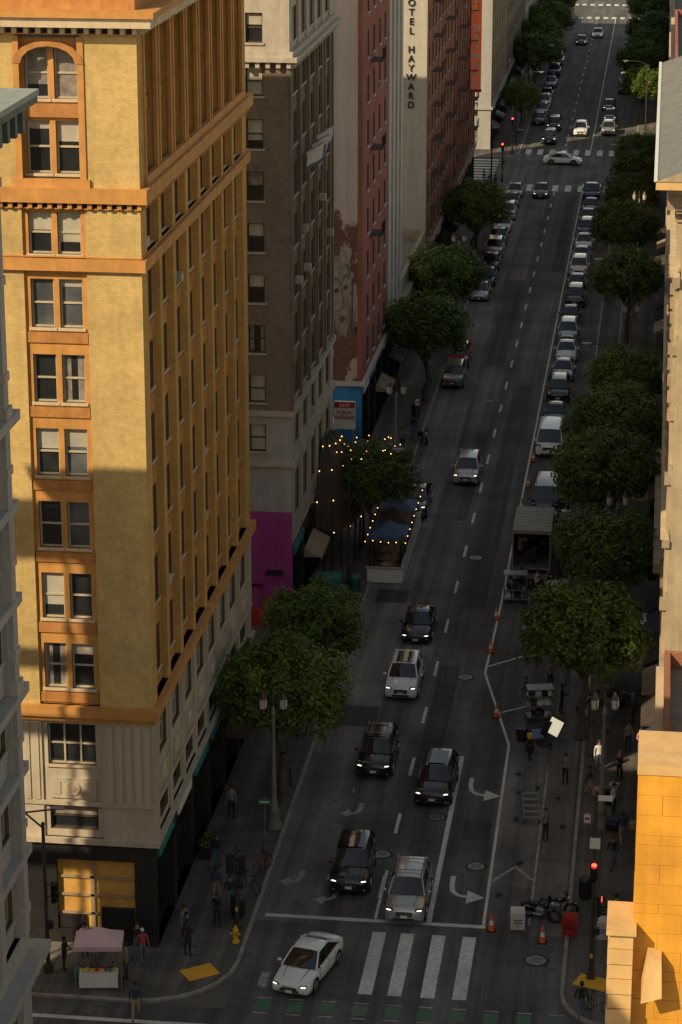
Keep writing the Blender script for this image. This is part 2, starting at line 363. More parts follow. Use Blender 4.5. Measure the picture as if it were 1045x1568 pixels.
def shopfront(F,W,z1,n,mat,awn=True,frames=None):
    sp=W/n; F.q('walls',0,W,z1-.9,z1,0,mat)
    for i in range(n):
        a=i*sp; F.q('walls',a,a+.35,.13,z1-.9,0,mat); F.q('walls',a+sp-.35,a+sp,.13,z1-.9,0,mat)
        F.jamb('walls',a+.35,a+sp-.35,.13,z1-.9,0,.5,mat); F.q('windows',a+.35,a+sp-.35,.13,z1-.9,.5,m_glass)
        for k in range(1,3): F.bx('window_frames',a+.35+k*(sp-.7)/3-.04,a+.35+k*(sp-.7)/3+.04,.13,z1-.9,.4,.49,m_black)
        F.bx('window_frames',a+.35,a+sp-.35,2.5,2.62,.42,.488,m_black); F.bx('window_frames',a+.35,a+sp-.35,.13,.6,.38,.486,m_dark)
        if awn and R.random()<.55:
            P=F.P['details']; mt=R.choice([m_awn,m_awn,m_dark,m_fabric,m_fabric,m_tan])
            q=[F.pt(a+.3,3.3,-.01),F.pt(a+sp-.3,3.3,-.01),F.pt(a+sp-.3,2.75,-1.1),F.pt(a+.3,2.75,-1.1)]
            P.face(q,mt); P.face([F.pt(a+.3,2.5,-1.1),F.pt(a+sp-.3,2.5,-1.1),q[2],q[3]],mt)
            P.face([q[0],q[3],F.pt(a+.3,2.75,-.01)],mt); P.face([q[1],q[2],F.pt(a+sp-.3,2.75,-.01)],mt)
        else:
            F.bx('details',a+.6,a+sp-.6,z1-.75,z1-.2,-.1,.02,R.choice([m_signw,m_teal,m_red,m_signb,m_tan,m_dark]))
def roofkit(P,x0,x1,y0,y1,z,mat,par=.9):
    for c in((x0,x1,y0,y0+.3),(x0,x1,y1-.3,y1),(x0,x0+.3,y0+.3,y1-.3),(x1-.3,x1,y0+.3,y1-.3)): P['roof'].box(*c,z,z+par,mat)
    P['roof'].box(x0+.3,x1-.3,y0+.3,y1-.3,z-.3,z+.02,m_roof)
    for k in range(4):
        cx=R.uniform(x0+3,x1-4);cy=R.uniform(y0+3,y1-4); P['roof'].box(cx,cx+R.uniform(1,2.5),cy,cy+R.uniform(1,2.5),z+.02,z+R.uniform(1,2.2),m_lgrey)
def plain(P,x0,x1,y0,y1,z0,z1,mat,faces):
    W=P['walls']
    if 'N' in faces: W.face([(x0,y1,z0),(x1,y1,z0),(x1,y1,z1),(x0,y1,z1)],mat)
    if 'S' in faces: W.face([(x0,y0,z0),(x1,y0,z0),(x1,y0,z1),(x0,y0,z1)],mat)
    if 'W' in faces: W.face([(x0,y0,z0),(x0,y1,z0),(x0,y1,z1),(x0,y0,z1)],mat)
    if 'E' in faces: W.face([(x1,y0,z0),(x1,y1,z0),(x1,y1,z1),(x1,y0,z1)],mat)
XF=-21.2
def b1():
    P=parts(); x0,x1,y0,y1=-45.2,XF,102.5,129.8; WS=x1-x0; WE=y1-y0
    S=Fac(P,(x0,y0),(1,0),(0,-1)); E=Fac(P,(x1,y0),(0,1),(1,0))
    sb=[]
    for c in(-40.3,-35.2,-30.1,-24.9):
        u=c-x0; sb.append((u-1.35,u+1.35,[(u-1.12,u-.12,0,0),(u+.12,u+1.12,0,0)]))
    eb=bays_even(WE,8,.98,2,gap=.22,margin=.9,mull=.16)
    zs=[11.8+3.267*i for i in range(7)]
    for F,W,B,wl,rc in((S,WS,sb,m_ochre,.14),(E,WE,eb,m_ochreE,.32)):
        for i in range(6):
            z=zs[i]; F.strip(W,z,zs[i+1],shift(B,z+.75,z+2.85),wl,m_terra,rc,('b' if i==0 else '')+('t' if i==5 else ''),sill=m_sill)
            for b in B: F.bx('trim',b[0]+.05,b[1]-.05,z+.1,z+.55,rc-.08,rc-.01,m_terraD)
        z=31.9; F.strip(W,z,34.0,shift(B,z+.15,z+1.95),wl,m_terra,rc,'tb',sill=m_sill)
        z=34.9
        F.strip(W,z,38.1,shift(B,z+.5,z+2.7),wl,m_terra,.45,'b',sill=m_sill)
        F.strip(W,38.1,41.2,shift(B,38.5,40.6),wl,m_terra,.45,'t',sill=m_sill)
        for b in B:
            F.bx('trim',b[0]+.04,b[1]-.04,37.75,38.3,.3,.44,m_terraD)
            for k in(b[0]+.0,b[1]-.0):
                F.bx('trim',k-.13,k+.13,34.95,41.1,-.07,.1,m_terra)
            F.bx('trim',b[0]-.28,b[1]+.28,34.9,35.25,-.14,.1,m_terra)
        dentils(F,W,41.25,41.55,.35,m_sill,.5,.2); dentils(F,W,34.05,34.3,.22,m_terra,.42,.18)
        F.bx('trim',0,W,31.95,32.0,-.05,.02,m_terra)
    for b in sb:
        c=(b[0]+b[1])/2
        for k in range(8):
            a0=math.pi*k/8;a1=math.pi*(k+1)/8
            q=[S.pt(c+r*math.cos(a),40.0+.62*r*math.sin(a),-.1) for r,a in((1.15,a0),(1.5,a0),(1.5,a1),(1.15,a1))]
            q2=[S.pt(c+r*math.cos(a),40.0+.62*r*math.sin(a),.05) for r,a in((1.15,a0),(1.5,a0),(1.5,a1),(1.15,a1))]
            P['trim'].mesh(q+q2,[(0,1,2,3),(1,5,6,2),(0,3,7,4)],m_terraD)
    ring(P,'trim',x0,x1,y0,y1,11.3,11.8,.28,m_terra); ring(P,'trim',x0,x1,y0,y1,11.05,11.3,.12,m_terra)
    ring(P,'trim',x0,x1,y0,y1,31.4,31.9,.2,m_terra)
    ring(P,'trim',x0,x1,y0,y1,34.3,34.9,.35,m_terra); ring(P,'trim',x0,x1,y0,y1,34.0,34.05,.1,m_terra)
    ring(P,'trim',x0,x1,y0,y1,41.55,41.95,.75,m_sill); ring(P,'trim',x0,x1,y0,y1,41.2,41.25,.2,m_terra)
    ring(P,'trim',x0,x1,y0,y1,41.95,42.2,.9,m_terra)
    ring(P,'roof',x0,x1,y0,y1,42.2,43.3,-.05,m_terraD); ring(P,'roof',x0,x1,y0,y1,43.3,43.45,.05,m_sill)
    P['roof'].box(-44,-22,113,129,43.45,49.3,m_ochre); P['roof'].box(-44.3,-21.7,112.7,129.3,49.3,49.7,m_terra)  # penthouse above the view, added to shade the next building's front
    mb=[(b[0],b[1],[(b[0]+.25,b[1]-.25,0,0)]) for b in sb]; me=[(b[0],b[1],[(b[0]+.25,b[1]-.25,0,0)]) for b in eb]
    for F,W,B in((S,WS,mb),(E,WE,me)):
        F.strip(W,8.4,11.05,shift(B,8.9,10.85),m_stone,m_stone,.1,'t',fr=m_frame,sill=m_sill)
        F.strip(W,5.4,8.4,shift(B,5.75,6.95),m_stone,m_stone,.1,'b',fr=m_frameD)
        for b in B:
            F.bx('trim',b[0]+.3,b[1]-.3,7.3,8.25,.0,.09,m_stone)
            c=F.pt((b[0]+b[1])/2,7.8,-.05); d=F.pt((b[0]+b[1])/2,7.8,.05); P['trim'].cyl(d,c,.40,.34,m_sill,14,False)
            c2=F.pt((b[0]+b[1])/2,7.8,-.08); P['trim'].cyl(d,c2,.2,.14,m_stone,10,False)
            for sd in(-1,1): F.bx('trim',(b[0]+b[1])/2+sd*.72-.16,(b[0]+b[1])/2+sd*.72+.16,7.5,8.1,-.04,.01,m_stone)
            for k in(1,2): u=b[0]+.25+k*(b[1]-b[0]-.5)/3; F.bx('window_frames',u-.04,u+.04,8.97,10.78,.26,.33,m_frame)
        for k in range(int(W/.42)):
            u=k*.42+.2
            if all(u<b[0]-.15 or u>b[1]+.15 for b in B): F.bx('trim',u-.13,u+.13,7.2,10.9,-.05,.02,m_stone)
        F.bx('trim',0,W,6.98,7.15,-.08,.05,m_stone)
    ring(P,'trim',x0,x1,y0,y1,5.15,5.4,.2,m_stone)
    S.q('walls',0,WS-4.6,.13,5.15,0,m_dark); S.q('walls',WS-4.6,WS,4.3,5.15,0,m_dark); S.q('walls',WS-1.0,WS,.13,4.3,0,m_dark)
    S.q('walls',WS-4.6,WS-1.,.13,.8,0,m_dark); S.jamb('walls',WS-4.6,WS-1.,.8,4.3,0,.3,m_dark); S.q('walls',WS-4.6,WS-1.,.8,4.3,.3,m_ply)
    for k in range(3): S.bx('details',WS-4.6,WS-1.,1.5+k*.9,1.62+k*.9,.2,.29,m_wood)
    S.bx('details',WS-3.1,WS-2.9,.8,4.3,.2,.285,m_wood); S.bx('details',WS-2.6,WS-1.1,.85,1.9,.12,.28,m_dark); S.bx('details',WS-4.5,WS-3.4,.85,1.5,.1,.28,m_dark)
    for k in range(6):
        u=WS-9-k*2.2; S.bx('trim',u-.2,u+.2,.13,5.1,-.1,.02,m_black)
    shopfront(E,WE,5.15,6,m_dark)
    for k in range(9): E.bx('details',k*3.0+1,k*3.0+1.14,3.9,4.25,-.35,.02,m_black)
    plain(P,x0,x1,y0,y1,.13,41.5,m_ochre,'NW'); ring(P,'roof',x0,x1,y0,y1,41,41.5,-.4,m_roof)
    return finish('ochre_brick_office_building',P)
b1()
def b2():
    P=parts(); x0,x1,y0,y1=-40.,XF,145.6,165.; WS=x1-x0;WE=y1-y0
    S=Fac(P,(x0,y0),(1,0),(0,-1)); E=Fac(P,(x1,y0),(0,1),(1,0))
    sb=[]
    for c in(2.6,6.2,9.6,13.0,16.75): sb.append((c-.5,c+.5,[(c-.5,c+.5,0,0)]))
    eb=bays_even(WE,5,1.0,2,gap=.12,margin=.8)
    S.q('walls',0,WS,.13,1.9,0,m_redbr2); S.q('walls',0,WS,1.9,7.3,0,m_magenta)
    S.strip(WS,7.3,10.3,[],m_lgrey)
    z=10.3
    while z<48:
        top= z>33.5; wl=m_gstone if top else (m_lgrey if z<13 else m_gbrick)
        S.strip(WS,z,z+3.05,shift(sb,z+.8,z+2.5),wl,None,fr=m_frameD,sill=m_gstone)
        E.strip(WE,z,z+3.05,shift(eb,z+.7,z+2.6),m_gstone if (top or z<13) else m_gbrick,m_gstone if (top or z<13) else m_gbrick,.12,'',fr=m_frameD,sill=m_gstone)
        z+=3.05
    zt=z
    for a in(WS-2.9,): S.bx('trim',a,a+.16,7.3,zt,-.08,.02,m_gstone)
    for zz in(10.2,13.35,34.7): ring(P,'trim',x0,x1,y0,y1,zz,zz+.3,.22,m_gstone)
    ring(P,'trim',x0,x1,y0,y1,34.45,34.7,.5,m_gstone); dentils(E,WE,34.1,34.45,.35,m_gstone,.6,.25); dentils(S,WS,34.1,34.45,.35,m_gstone,.6,.25)
    for k in range(6): E.bx('trim',k*(WE-.5)/5,k*(WE-.5)/5+.5,13.65,34.1,-.1,.02,m_gbrick)
    E.strip(WE,5.2,10.2,shift(eb,6.6,9.2),m_gstone,m_gstone,.12,'tb',fr=m_frameD)
    shopfront(E,WE,5.2,4,m_dark)
    S.bx('details',WS-3.1,WS-2.0,.13,2.5,-.04,.02,m_magenta); S.bx('details',WS-3.25,WS-1.85,2.5,2.65,-.12,.02,m_dark)
    S.bx('details',WS-1.6,WS-.6,3.3,3.6,-.25,.02,m_dark)
    plain(P,x0,x1,y0,y1,.13,zt,m_gbrick,'NW'); roofkit(P,x0,x1,y0,y1,zt,m_gstone)
    for k,(yy,zz,mt) in enumerate(((147.6,28.5,m_signw),(148.6,28.2,m_signb),(149.8,28.6,m_signw),(152,28.8,m_signw))):
        P['details'].cyl((XF,yy,zz),(XF+1.8,yy-.2,zz+1.1),.03,.03,m_steel,6)
        P['details'].loft([[(XF+.7+.25*j+.06*math.sin(j*2+q),yy-.1+.12*math.sin(q*1.9+j),zz+.45+.15*j-q*.3) for j in range(5)] for q in range(4)],mt,True,False,False)
    for k in range(5):
        u=2+k*3.6; z=R.choice([14,17,20,23,26])+1; E.bx('details',u,u+.6,z,z+.4,-.4,.02,m_gstone)
    return finish('grey_brick_apartment_building',P)
b2()
def b3():
    P=parts(); x0,x1,y0,y1=-40.,XF,182.,200.5; WS=x1-x0;WE=y1-y0
    S=Fac(P,(x0,y0),(1,0),(0,-1)); E=Fac(P,(x1,y0),(0,1),(1,0))
    S.q('walls',0,WS,.13,5.6,0,m_blue); S.q('walls',0,WS,5.6,45,0,m_flaked)
    S.bx('trim',WS-.35,WS,5.6,45,-.03,.02,m_redbr)
    # weathered painted mural: one big faded face with streaming hair on the bare brick
    D=P['details']
    def poly(pts,d,mat): D.face([(x,y0-d,z) for x,z in pts],mat)
    def stroke(pts,w,d,mat):
        for k,(a,b) in enumerate(zip(pts[:-1],pts[1:])):
            v=Vector((b[0]-a[0],b[1]-a[1])); n=Vector((-v.y,v.x)).normalized()*w/2
            poly([(a[0]-n.x,a[1]-n.y),(b[0]-n.x,b[1]-n.y),(b[0]+n.x,b[1]+n.y),(a[0]+n.x,a[1]+n.y)],d+.0012*(k%2),mat)
    def face(cx,cz,w,h,tilt,dd=0.):
        c,s_=math.cos(tilt),math.sin(tilt)
        T=lambda x,z:(cx+(x*c-z*s_)*w,cz+(x*s_+z*c)*h)
        poly([T(*q) for q in((-.62,.62),(-.45,.88),(-.1,.8),(.1,1.0),(.38,.85),(.62,.65),(.7,.1),(.5,-.3),(.58,-.55),(.22,-.92),(0,-.84),(-.25,-.9),(-.5,-.55),(-.5,-.3),(-.72,.1))],.004+dd,m_mface)
        for sd in(-1,1):
            stroke([T(sd*.15,.30),T(sd*.35,.38),T(sd*.58,.28)],.10*w,.008+dd,m_mline)
            poly([T(sd*.14,.12),T(sd*.33,.18),T(sd*.52,.12),T(sd*.33,.06)],.008+dd,m_mline)
        stroke([T(.02,.25),T(.1,-.12),T(.2,-.25),T(0,-.3)],.08*w,.008+dd,m_mhair)
        poly([T(-.25,-.50),T(-.08,-.44),T(.08,-.45),T(.26,-.52),T(0,-.62)],.008+dd,m_mhair)
        for k in range(9):
            sg=1 if k%2 else -1; o=.1*(k//2)
            stroke([T(sg*(.35+o),.95-.12*k),T(sg*(.72+o),.45-.1*k),T(sg*(.62+o),-.2-.08*k),T(sg*(.85+o),-.75-.05*k)],.09*w,.012+dd,m_mface if k%3 else m_mline)
    face(-22.75,12.6,1.05,3.6,.1); face(-27.6,12.2,1.7,3.9,-.1,.002)
    eb=bays_even(WE,4,1.1,1,gap=.1,margin=1.6); z=6
    while z<44: E.strip(WE,z,z+3.25,shift(eb,z+.8,z+2.7),m_redbr,None,fr=m_whitew,sill=m_whitew); z+=3.25
    E.bx('trim',WE-1.3,WE,6,45,-.12,.02,m_whitew)
    ring(P,'trim',x0+.3,x1,y0+.05,y1,5.7,6.05,.25,m_whitew)
    shopfront(E,WE,5.7,4,m_dark)
    for zz in range(3):
        u=6; q=16+zz*6.5; E.bx('details',u-1,u+1.4,q,q+.06,-.9,.0,m_black)
        for k in range(9): E.bx('details',u-1+k*.3,u-.97+k*.3,q,q+.95,-.9,-.87,m_black)
        E.bx('details',u-1,u+1.4,q+.93,q+.98,-.92,-.87,m_black)
    plain(P,x0,x1,y0,y1,.13,45,m_redbr,'NW'); roofkit(P,x0,x1,y0,y1,45,m_redbr)
    return finish('red_brick_hotel_building',P)
b3()
def tower(name,y0,y1,zt,wallS,wallE,bayE,n,nw,ww,fh,south=True,fe=False,x0=-42.,g=5.5,fr=None,rec=.15):
    P=parts(); x1=XF; WS=x1-x0;WE=y1-y0
    S=Fac(P,(x0,y0),(1,0),(0,-1)); E=Fac(P,(x1,y0),(0,1),(1,0))
    if south:
        S.q('walls',0,WS,.13,zt,0,wallS)
    else:
        bb=bays_even(WS,6,1.2,1,gap=.1); z=.13
        while z<zt-.1: h=min(fh,zt-z); S.strip(WS,z,z+h,shift(bb,z+.8,z+2.5) if h>2.7 else [],wallS,None,fr=m_frameD); z+=h
    eb=bays_even(WE,n,ww,nw,gap=.15,margin=.7); z=g
    while z<zt-.5:
        h=min(fh,zt-z)
        E.strip(WE,z,z+h,shift(eb,z+.7,z+min(2.5,h-.1)) if h>2.7 else [],wallE,bayE,rec,'',fr=fr or m_frameD,sill=wallS)
        z+=h
    ring(P,'trim',x0,x1,y0+.06,y1,g-.35,g,.25,wallS)
    ring(P,'trim',x0,x1,y0,y1,zt-.9,zt-.4,.5,wallS)
    shopfront(E,WE,g-.35,max(2,int(WE/4)),m_dark)
    if fe:
        for u in fe:
            z=g+3.
            while z<zt-2:
                E.bx('details',u-1.5,u+1.5,z,z+.05,-.95,0,m_iron)
                for k in range(9): E.bx('details',u-1.5+k*.37,u-1.48+k*.37,z,z+.95,-.95,-.93,m_iron)
                E.bx('details',u-1.5,u+1.5,z+.92,z+.96,-.96,-.92,m_iron)
                P['details'].cyl(E.pt(u-1.1,z,-.5),E.pt(u+1.1,z+fh,-.5),.03,.03,m_iron,4); P['details'].cyl(E.pt(u-1.1,z,-.8),E.pt(u+1.1,z+fh,-.8),.03,.03,m_iron,4)
                z+=fh
    plain(P,x0,x1,y0,y1,.13,zt,wallS,'NW'); roofkit(P,x0,x1,y0,y1,zt,wallS)
    return finish(name,P)
tower('white_loft_building',200.52,211,42,m_whitew,m_whitew,m_whitew,3,1,1.3,3.3,rec=.2)
tower('low_shop_building',211.05,232.6,6.5,m_tan,m_tan,None,5,1,1.,3.,g=5.2)
hb=tower('brick_hotel_building',232.7,262,46,m_beige,m_redbr2,None,8,1,1.15,3.2,fe=(7,21),fr=m_frame)
letters('HOTEL HAYWARD',-22.65,232.62,29.5,.84,.86,m_blackm,hb,.012)
hb2=tower('brick_hotel_annex_building',262.05,294,40,m_tan,m_redbr2,m_tan,9,1,1.2,3.3,fe=(8,24),fr=m_frame)
tower('stone_office_building',322,352,44,m_lgrey,m_tan,m_tan,8,2,1.1,3.4,south=False)
tower('tan_office_building',352.05,400,40,m_tan,m_gbrick,None,12,1,1.2,3.4)
tower('pale_office_building',400.05,440,18,m_beige,m_beige,None,12,1,1.2,3.4)
tower('corner_shop_building',440.05,462,7,m_tan,m_tan,None,6,1,1.2,3.,g=4.5)
P=MB(); P.box(-21.05,-19.95,285,285.45,13.0,26.5,m_oran); P.box(-21.13,-19.87,284.97,285.48,26.5,26.8,m_red); P.box(-21.13,-19.87,284.97,285.48,12.7,13.0,m_red)
for z in(14,18,23): P.cyl((-21.3,285.2,z),(-21.0,285.2,z),.06,.06,m_steel)
bs=empty('hotel_blade_sign'); put('sign_box',P,parent=bs)
letters('HOTEL HAYWARD',-20.5,284.93,26.6,1.04,1.12,m_signw,bs,.03)
def l0():
    P=parts(); x0,x1,y0,y1=-41.5,-21.75,40.,82.; WE=y1-y0
    E=Fac(P,(x1,y0),(0,1),(1,0)); eb=bays_even(WE,12,1.0,2,gap=.15,margin=.8); z=11.6
    for i in range(9):
        E.strip(WE,z,z+3.3,shift(eb,z+.8,z+2.8),m_lgrey,m_lgrey,.2,fr=m_frame,sill=m_gstone); z+=3.3
    for k in range(13):
        u=.8+k*(WE-1.6)/12; E.bx('trim',u-.3,u+.3,11.6,41.0,-.18,.02,m_lgrey)
        for zz in(20.9,30.8): E.bx('trim',u-.4,u+.4,zz,zz+.5,-.28,.02,m_gstone)
        for j in range(9): E.bx('trim',u-.34,u+.34,12.4+3.3*j,12.7+3.3*j,-.24,.02,m_gstone)
    for zz,ov in((10.3,.65),(20.6,.3),(30.6,.35),(27.4,.2),(17.6,.2),(14.4,.2),(24.,.2)): ring(P,'trim',x0,x1,y0,y1,zz,zz+.35,ov,m_lgrey)
    ring(P,'trim',x0,x1,y0,y1,9.9,10.3,.35,m_lgrey)
    dentils(E,WE,9.5,9.9,.3,m_lgrey,.7,.3)
    ring(P,'trim',x0,x1,y0,y1,41.35,41.6,1.15,m_copper); ring(P,'trim',x0,x1,y0,y1,40.9,41.3,.6,m_copper)
    for k in range(43): E.bx('trim',k*WE/42-.15,k*WE/42+.15,40.5,41.33,-.95,.02,m_copper)
    ring(P,'roof',x0,x1,y0,y1,41.6,41.8,1.2,m_copperL)
    E.strip(WE,5.2,9.9,shift(eb,6.4,9.2),m_lgrey,m_lgrey,.2); shopfront(E,WE,5.2,10,m_lgrey)
    E.q('walls',0,WE,9.9,11.6,.0,m_lgrey)
    plain(P,x0,x1,y0,y1,.13,41.3,m_lgrey,'NWS'); return finish('grey_stone_corner_building',P)
l0()
def slab(name,x0,x1,y0,y1,zt,mat):
    P=parts(); W=x1-x0; D=y1-y0; bw=bays_even(W,max(3,int(W/4)),1.3,1,gap=.1); bd=bays_even(D,max(3,int(D/4)),1.3,1,gap=.1)
    for F,L,B in((Fac(P,(x0,y1),(1,0),(0,1)),W,bw),(Fac(P,(x1,y0),(0,1),(1,0)),D,bd),(Fac(P,(x0,y0),(0,1),(-1,0)),D,bd)):
        z=.13
        while z<zt-.1: h=min(3.4,zt-z); F.strip(L,z,z+h,shift(B,z+.8,z+2.6) if h>3 else [],mat,None); z+=h
    plain(P,x0,x1,y0,y1,.13,zt,mat,'S'); roofkit(P,x0,x1,y0,y1,zt,mat); return finish(name,P)
slab('side_street_building',-75,-42,40,82,17,m_tan)
slab('west_corner_warehouse',-80,-46,102.5,128,16,m_redbr2)
mb=MB()
for x in(-43,-48,-53,-58):
    for y in(78.5,81): mb.cyl((x,y,17),(x,y,42),.12,.1,m_steel,6)
    for k in range(5): mb.cyl((x,78.5,17+5*k),(x,81,22+5*k),.06,.06,m_steel,5)
mb.box(-60,-41.9,81.0,81.15,39.7,42.3,m_signw); mb.box(-60,-41.9,81.0,81.1,34.6,35.5,m_red); mb.box(-60,-41.9,81.,81.1,31.4,32.1,m_red); mb.box(-60,-41.9,81.,81.1,25.,25.8,m_red)
put('shadow_band_panels',mb)  # unseen panels on a frame, added to cast shadow bands on the ochre front
# ---- right side
def r1():
    P=parts(); x0,x1,y0,y1=1.3,28.,125.,165.; W=y1-y0
    F=Fac(P,(x0,y0),(0,1),(-1,0)); B=bays_even(W,11,1.1,2,gap=.2,margin=.8); z=6.6
    for i in range(7): F.strip(W,z,z+3.4,shift(B,z+.8,z+2.8),m_cream,m_cream,.35,sill=m_sill); z+=3.4
    for k in range(12):
        u=.8+k*(W-1.6)/11; F.bx('trim',u-.24,u+.24,6.6,30.2,-.2,.02,m_cream)
        for j in range(7): F.bx('trim',u-.36,u+.36,9.2+3.4*j,9.7+3.4*j,-.36,.02,m_tan)
    for j in range(7): F.bx('trim',0,W,6.75+3.4*j,6.95+3.4*j,-.12,.02,m_cream)
    F.q('walls',0,W,z,32,0,m_cream); shopfront(F,W,5.9,9,m_tan)
    F.bx('trim',16,W,5.9,6.5,-.7,.05,m_cream); F.bx('trim',0,16,5.9,6.5,-.25,.05,m_cream); F.bx('trim',0,W,13.2,13.5,-.45,.05,m_sill); F.bx('trim',0,W,26.9,27.2,-.5,.05,m_sill)
    dentils(F,W,12.8,13.2,.3,m_tan,.7,.3); dentils(F,W,26.4,26.9,.35,m_tan,.7,.3)
    ring(P,'trim',x0,x1,y0,y1,31.2,31.5,.8,m_cream); ring(P,'trim',x0,x1,y0,y1,31.5,31.9,1.35,m_gold2)
    for k in range(44): F.bx('trim',k*W/43-.16,k*W/43+.16,30.3,31.2,-.75,.02,m_tan)
    F.bx('trim',0,W,30.1,30.3,-.3,.02,m_cream)
    P['roof'].face([(x0-1.4,y0-1.4,31.93),(x0-1.4,y1+1.4,31.93),(x0+1.2,y1+1.4,32.9),(x0+1.2,y0-1.4,32.9)],m_metalroof)
    P['roof'].face([(x0-1.4,y0-1.4,31.91),(x0+1.2,y0-1.4,31.91),(x0+1.2,y0-1.4,32.9)],m_cream)
    for k in range(71): 
        yy=y0-1.3+k*.6; P['roof'].loft([[(x0-1.4,yy,31.94),(x0-1.4,yy+.06,31.94),(x0-1.4,yy+.06,32.02),(x0-1.4,yy,32.02)],[(x0+1.2,yy,32.91),(x0+1.2,yy+.06,32.91),(x0+1.2,yy+.06,32.99),(x0+1.2,yy,32.99)]],m_steel,False,True)
    P['roof'].box(x0-1.45,x0-1.28,y0-1.4,y1+1.4,31.9,32.05,m_signw)
    P['roof'].box(x0+1.2,x1,y0,y1,32,32.6,m_roof)
    plain(P,x0,x1,y0,y1,.13,32,m_cream,'NSE'); return finish('cream_terracotta_building',P)
r1()
def rlow(name,y0,y1,zt,mat,n,x1=25.):
    P=parts(); x0=1.3; W=y1-y0; F=Fac(P,(x0,y0),(0,1),(-1,0)); B=bays_even(W,n,1.2,1,gap=.1); z=4.8
    while z<zt-.1: h=min(3.4,zt-z); F.strip(W,z,z+h,shift(B,z+.8,z+2.6) if h>3 else [],mat,None,sill=m_sill); z+=h
    shopfront(F,W,4.8,max(3,int(W/4)),m_tan); F.bx('trim',0,W,4.8,5.1,-.3,.03,m_sill); F.bx('trim',0,W,zt-.5,zt,-.4,.03,m_sill)
    plain(P,x0,x1,y0,y1,.13,zt,mat,'NSE'); roofkit(P,x0,x1,y0,y1,zt,mat); return finish(name,P)
rlow('brick_corner_shop_building',102.6,124.9,6.3,m_redbr2,5)
rlow('cream_shop_building',165.1,196,10,m_cream,7)
rlow('grey_shop_building',196.1,240,14,m_lgrey,10)
rlow('brick_loft_building',240.1,296,20,m_redbr,12)
rlow('tan_loft_building',322,400,12,m_tan,14)
rlow('pale_block_building',400.1,462,10,m_beige,12)
def gold():
    P=parts(); x0,x1,y0,y1=.12,20.,67.3,69.9; W=x1-x0
    S=Fac(P,(x0,y0),(1,0),(0,-1)); Wf=Fac(P,(x0,y0),(0,1),(-1,0))
    for F,L in((S,W),(Wf,y1-y0)):
        F.q('walls',0,L,.13,24.6,.02,m_blackm)
        z=8.; r=0
        while z<24.4:
            h=.62 if r%4!=3 else .3
            u=0 if r%2==0 else -.7
            while u<L:
                a=max(u,0);b=min(u+1.4,L)
                if b-a>.05: F.bx('walls',a+.004,b-.004,z+.005,z+h-.005,-R.uniform(0,.02),.01,m_gold)
                u+=1.4
            z+=h; r+=1
    zt=z
    for i in range(14):
        P['roof'].box(x0-.04+i*1.42,x0-.04+i*1.42+1.4,y0-.04,y1,zt+.02,zt+.3+.01*(i%3),m_gold2)
    P['walls'].box(x0+.4,x1,y1,83.,.13,18.,m_redbr2); P['roof'].box(x0+.4,x1,y1+.3,82.7,18.01,18.2,m_roof)
    P['roof'].box(x0+.3,x0+.8,y1+.01,83,18.01,18.9,m_tan)
    for i in range(13):
        P['trim'].box(x0-.66-.05*(i%2),x0+.02,y0-.55-.05*(i%2),y0+1.2,19.75-.48*i,20.20-.48*i,m_gold2)
        P['trim'].box(x0-.60,x0+.01,y0-.5,y0+1.1,19.71-.48*i,19.76-.48*i,m_terraD)
    P['trim'].box(x0-.76,x0+.1,y0-.66,y0+1.3,20.21,20.35,m_gold2)
    P['trim'].loft([[(x0+.3,y0-.7,18.1),(x0+.9,y0-.7,18.3),(x0+.9,y0-.05,18.8),(x0+.3,y0-.05,18.8)],[(x0+.45,y0-.45,19.5),(x0+.85,y0-.45,19.4),(x0+.85,y0-.05,19.5),(x0+.45,y0-.05,19.6)]],m_gold2,False,True)
    plain(P,x0,x1,y0,y1,.13,24.3,m_gold,'NE'); return finish('gold_terracotta_corner_building',P)
gold()
P=parts(); P['walls'].box(-40,-23.5,131,131.3,.13,3.2,m_redbr2); P['walls'].box(-38,-30,134,144,.13,3.6,m_lgrey); P['walls'].box(-40,-21.6,144.9,145.4,.13,1.1,m_red)
finish('parking_lot_wall',P)
P=parts(); P['walls'].box(-40,-24,166,181,.13,.2,m_patch); P['walls'].box(-30,-23,172,181.9,.13,3.4,m_whitew); P['walls'].box(-21.6,-21.3,166,181,.13,1.2,m_redbr2)
finish('parking_lot_booth',P)
P=MB(); rows=[]
for j in range(9):
    t=math.pi/2*j/8; rows.append([(-21.15+2.5*math.cos(t)*math.sin(math.pi*i/14),160.9-5.4*math.cos(t)*math.cos(math.pi*i/14),2.7+5.4*math.sin(t)) for i in range(15)])
P.loft(rows,m_fabric,True,False,False)
for i in range(0,15,2): P.tube([(q[0]+.03,q[1]-.02,q[2]+.03) for q in [rows[j][i] for j in range(9)]],.04,m_bronze,5)
for i in range(15): P.cyl((rows[0][i][0],rows[0][i][1],.13),rows[0][i],.05,.05,m_black,5)
for i in range(0,10,2):
    for k in range(4):
        q=rows[k*2][i]; P.sph((q[0]+.1,q[1]-.12,q[2]+.03),.04,m_bulb,6,4)
put('domed_restaurant_awning',P)
e=empty('public_parking_sign'); P=MB(); P.box(-22.0,-20.5,171.9,172.15,5.2,7.2,m_signw); P.box(-21.98,-20.52,171.86,171.9,6.75,7.18,m_red); P.cyl((-21.9,172.02,.13),(-21.9,172.02,5.2),.08,.08,m_steel); P.cyl((-20.6,172.02,.13),(-20.6,172.02,5.2),.08,.08,m_steel); put('panel',P,parent=e)
text('lettering','PUBLIC\nPARKING',(-21.25,171.85,6.6),.36,m_red,(rad(90),0,0),e); text('lettering_top','SAFE',(-21.25,171.84,7.12),.36,m_signw,(rad(90),0,0),e)
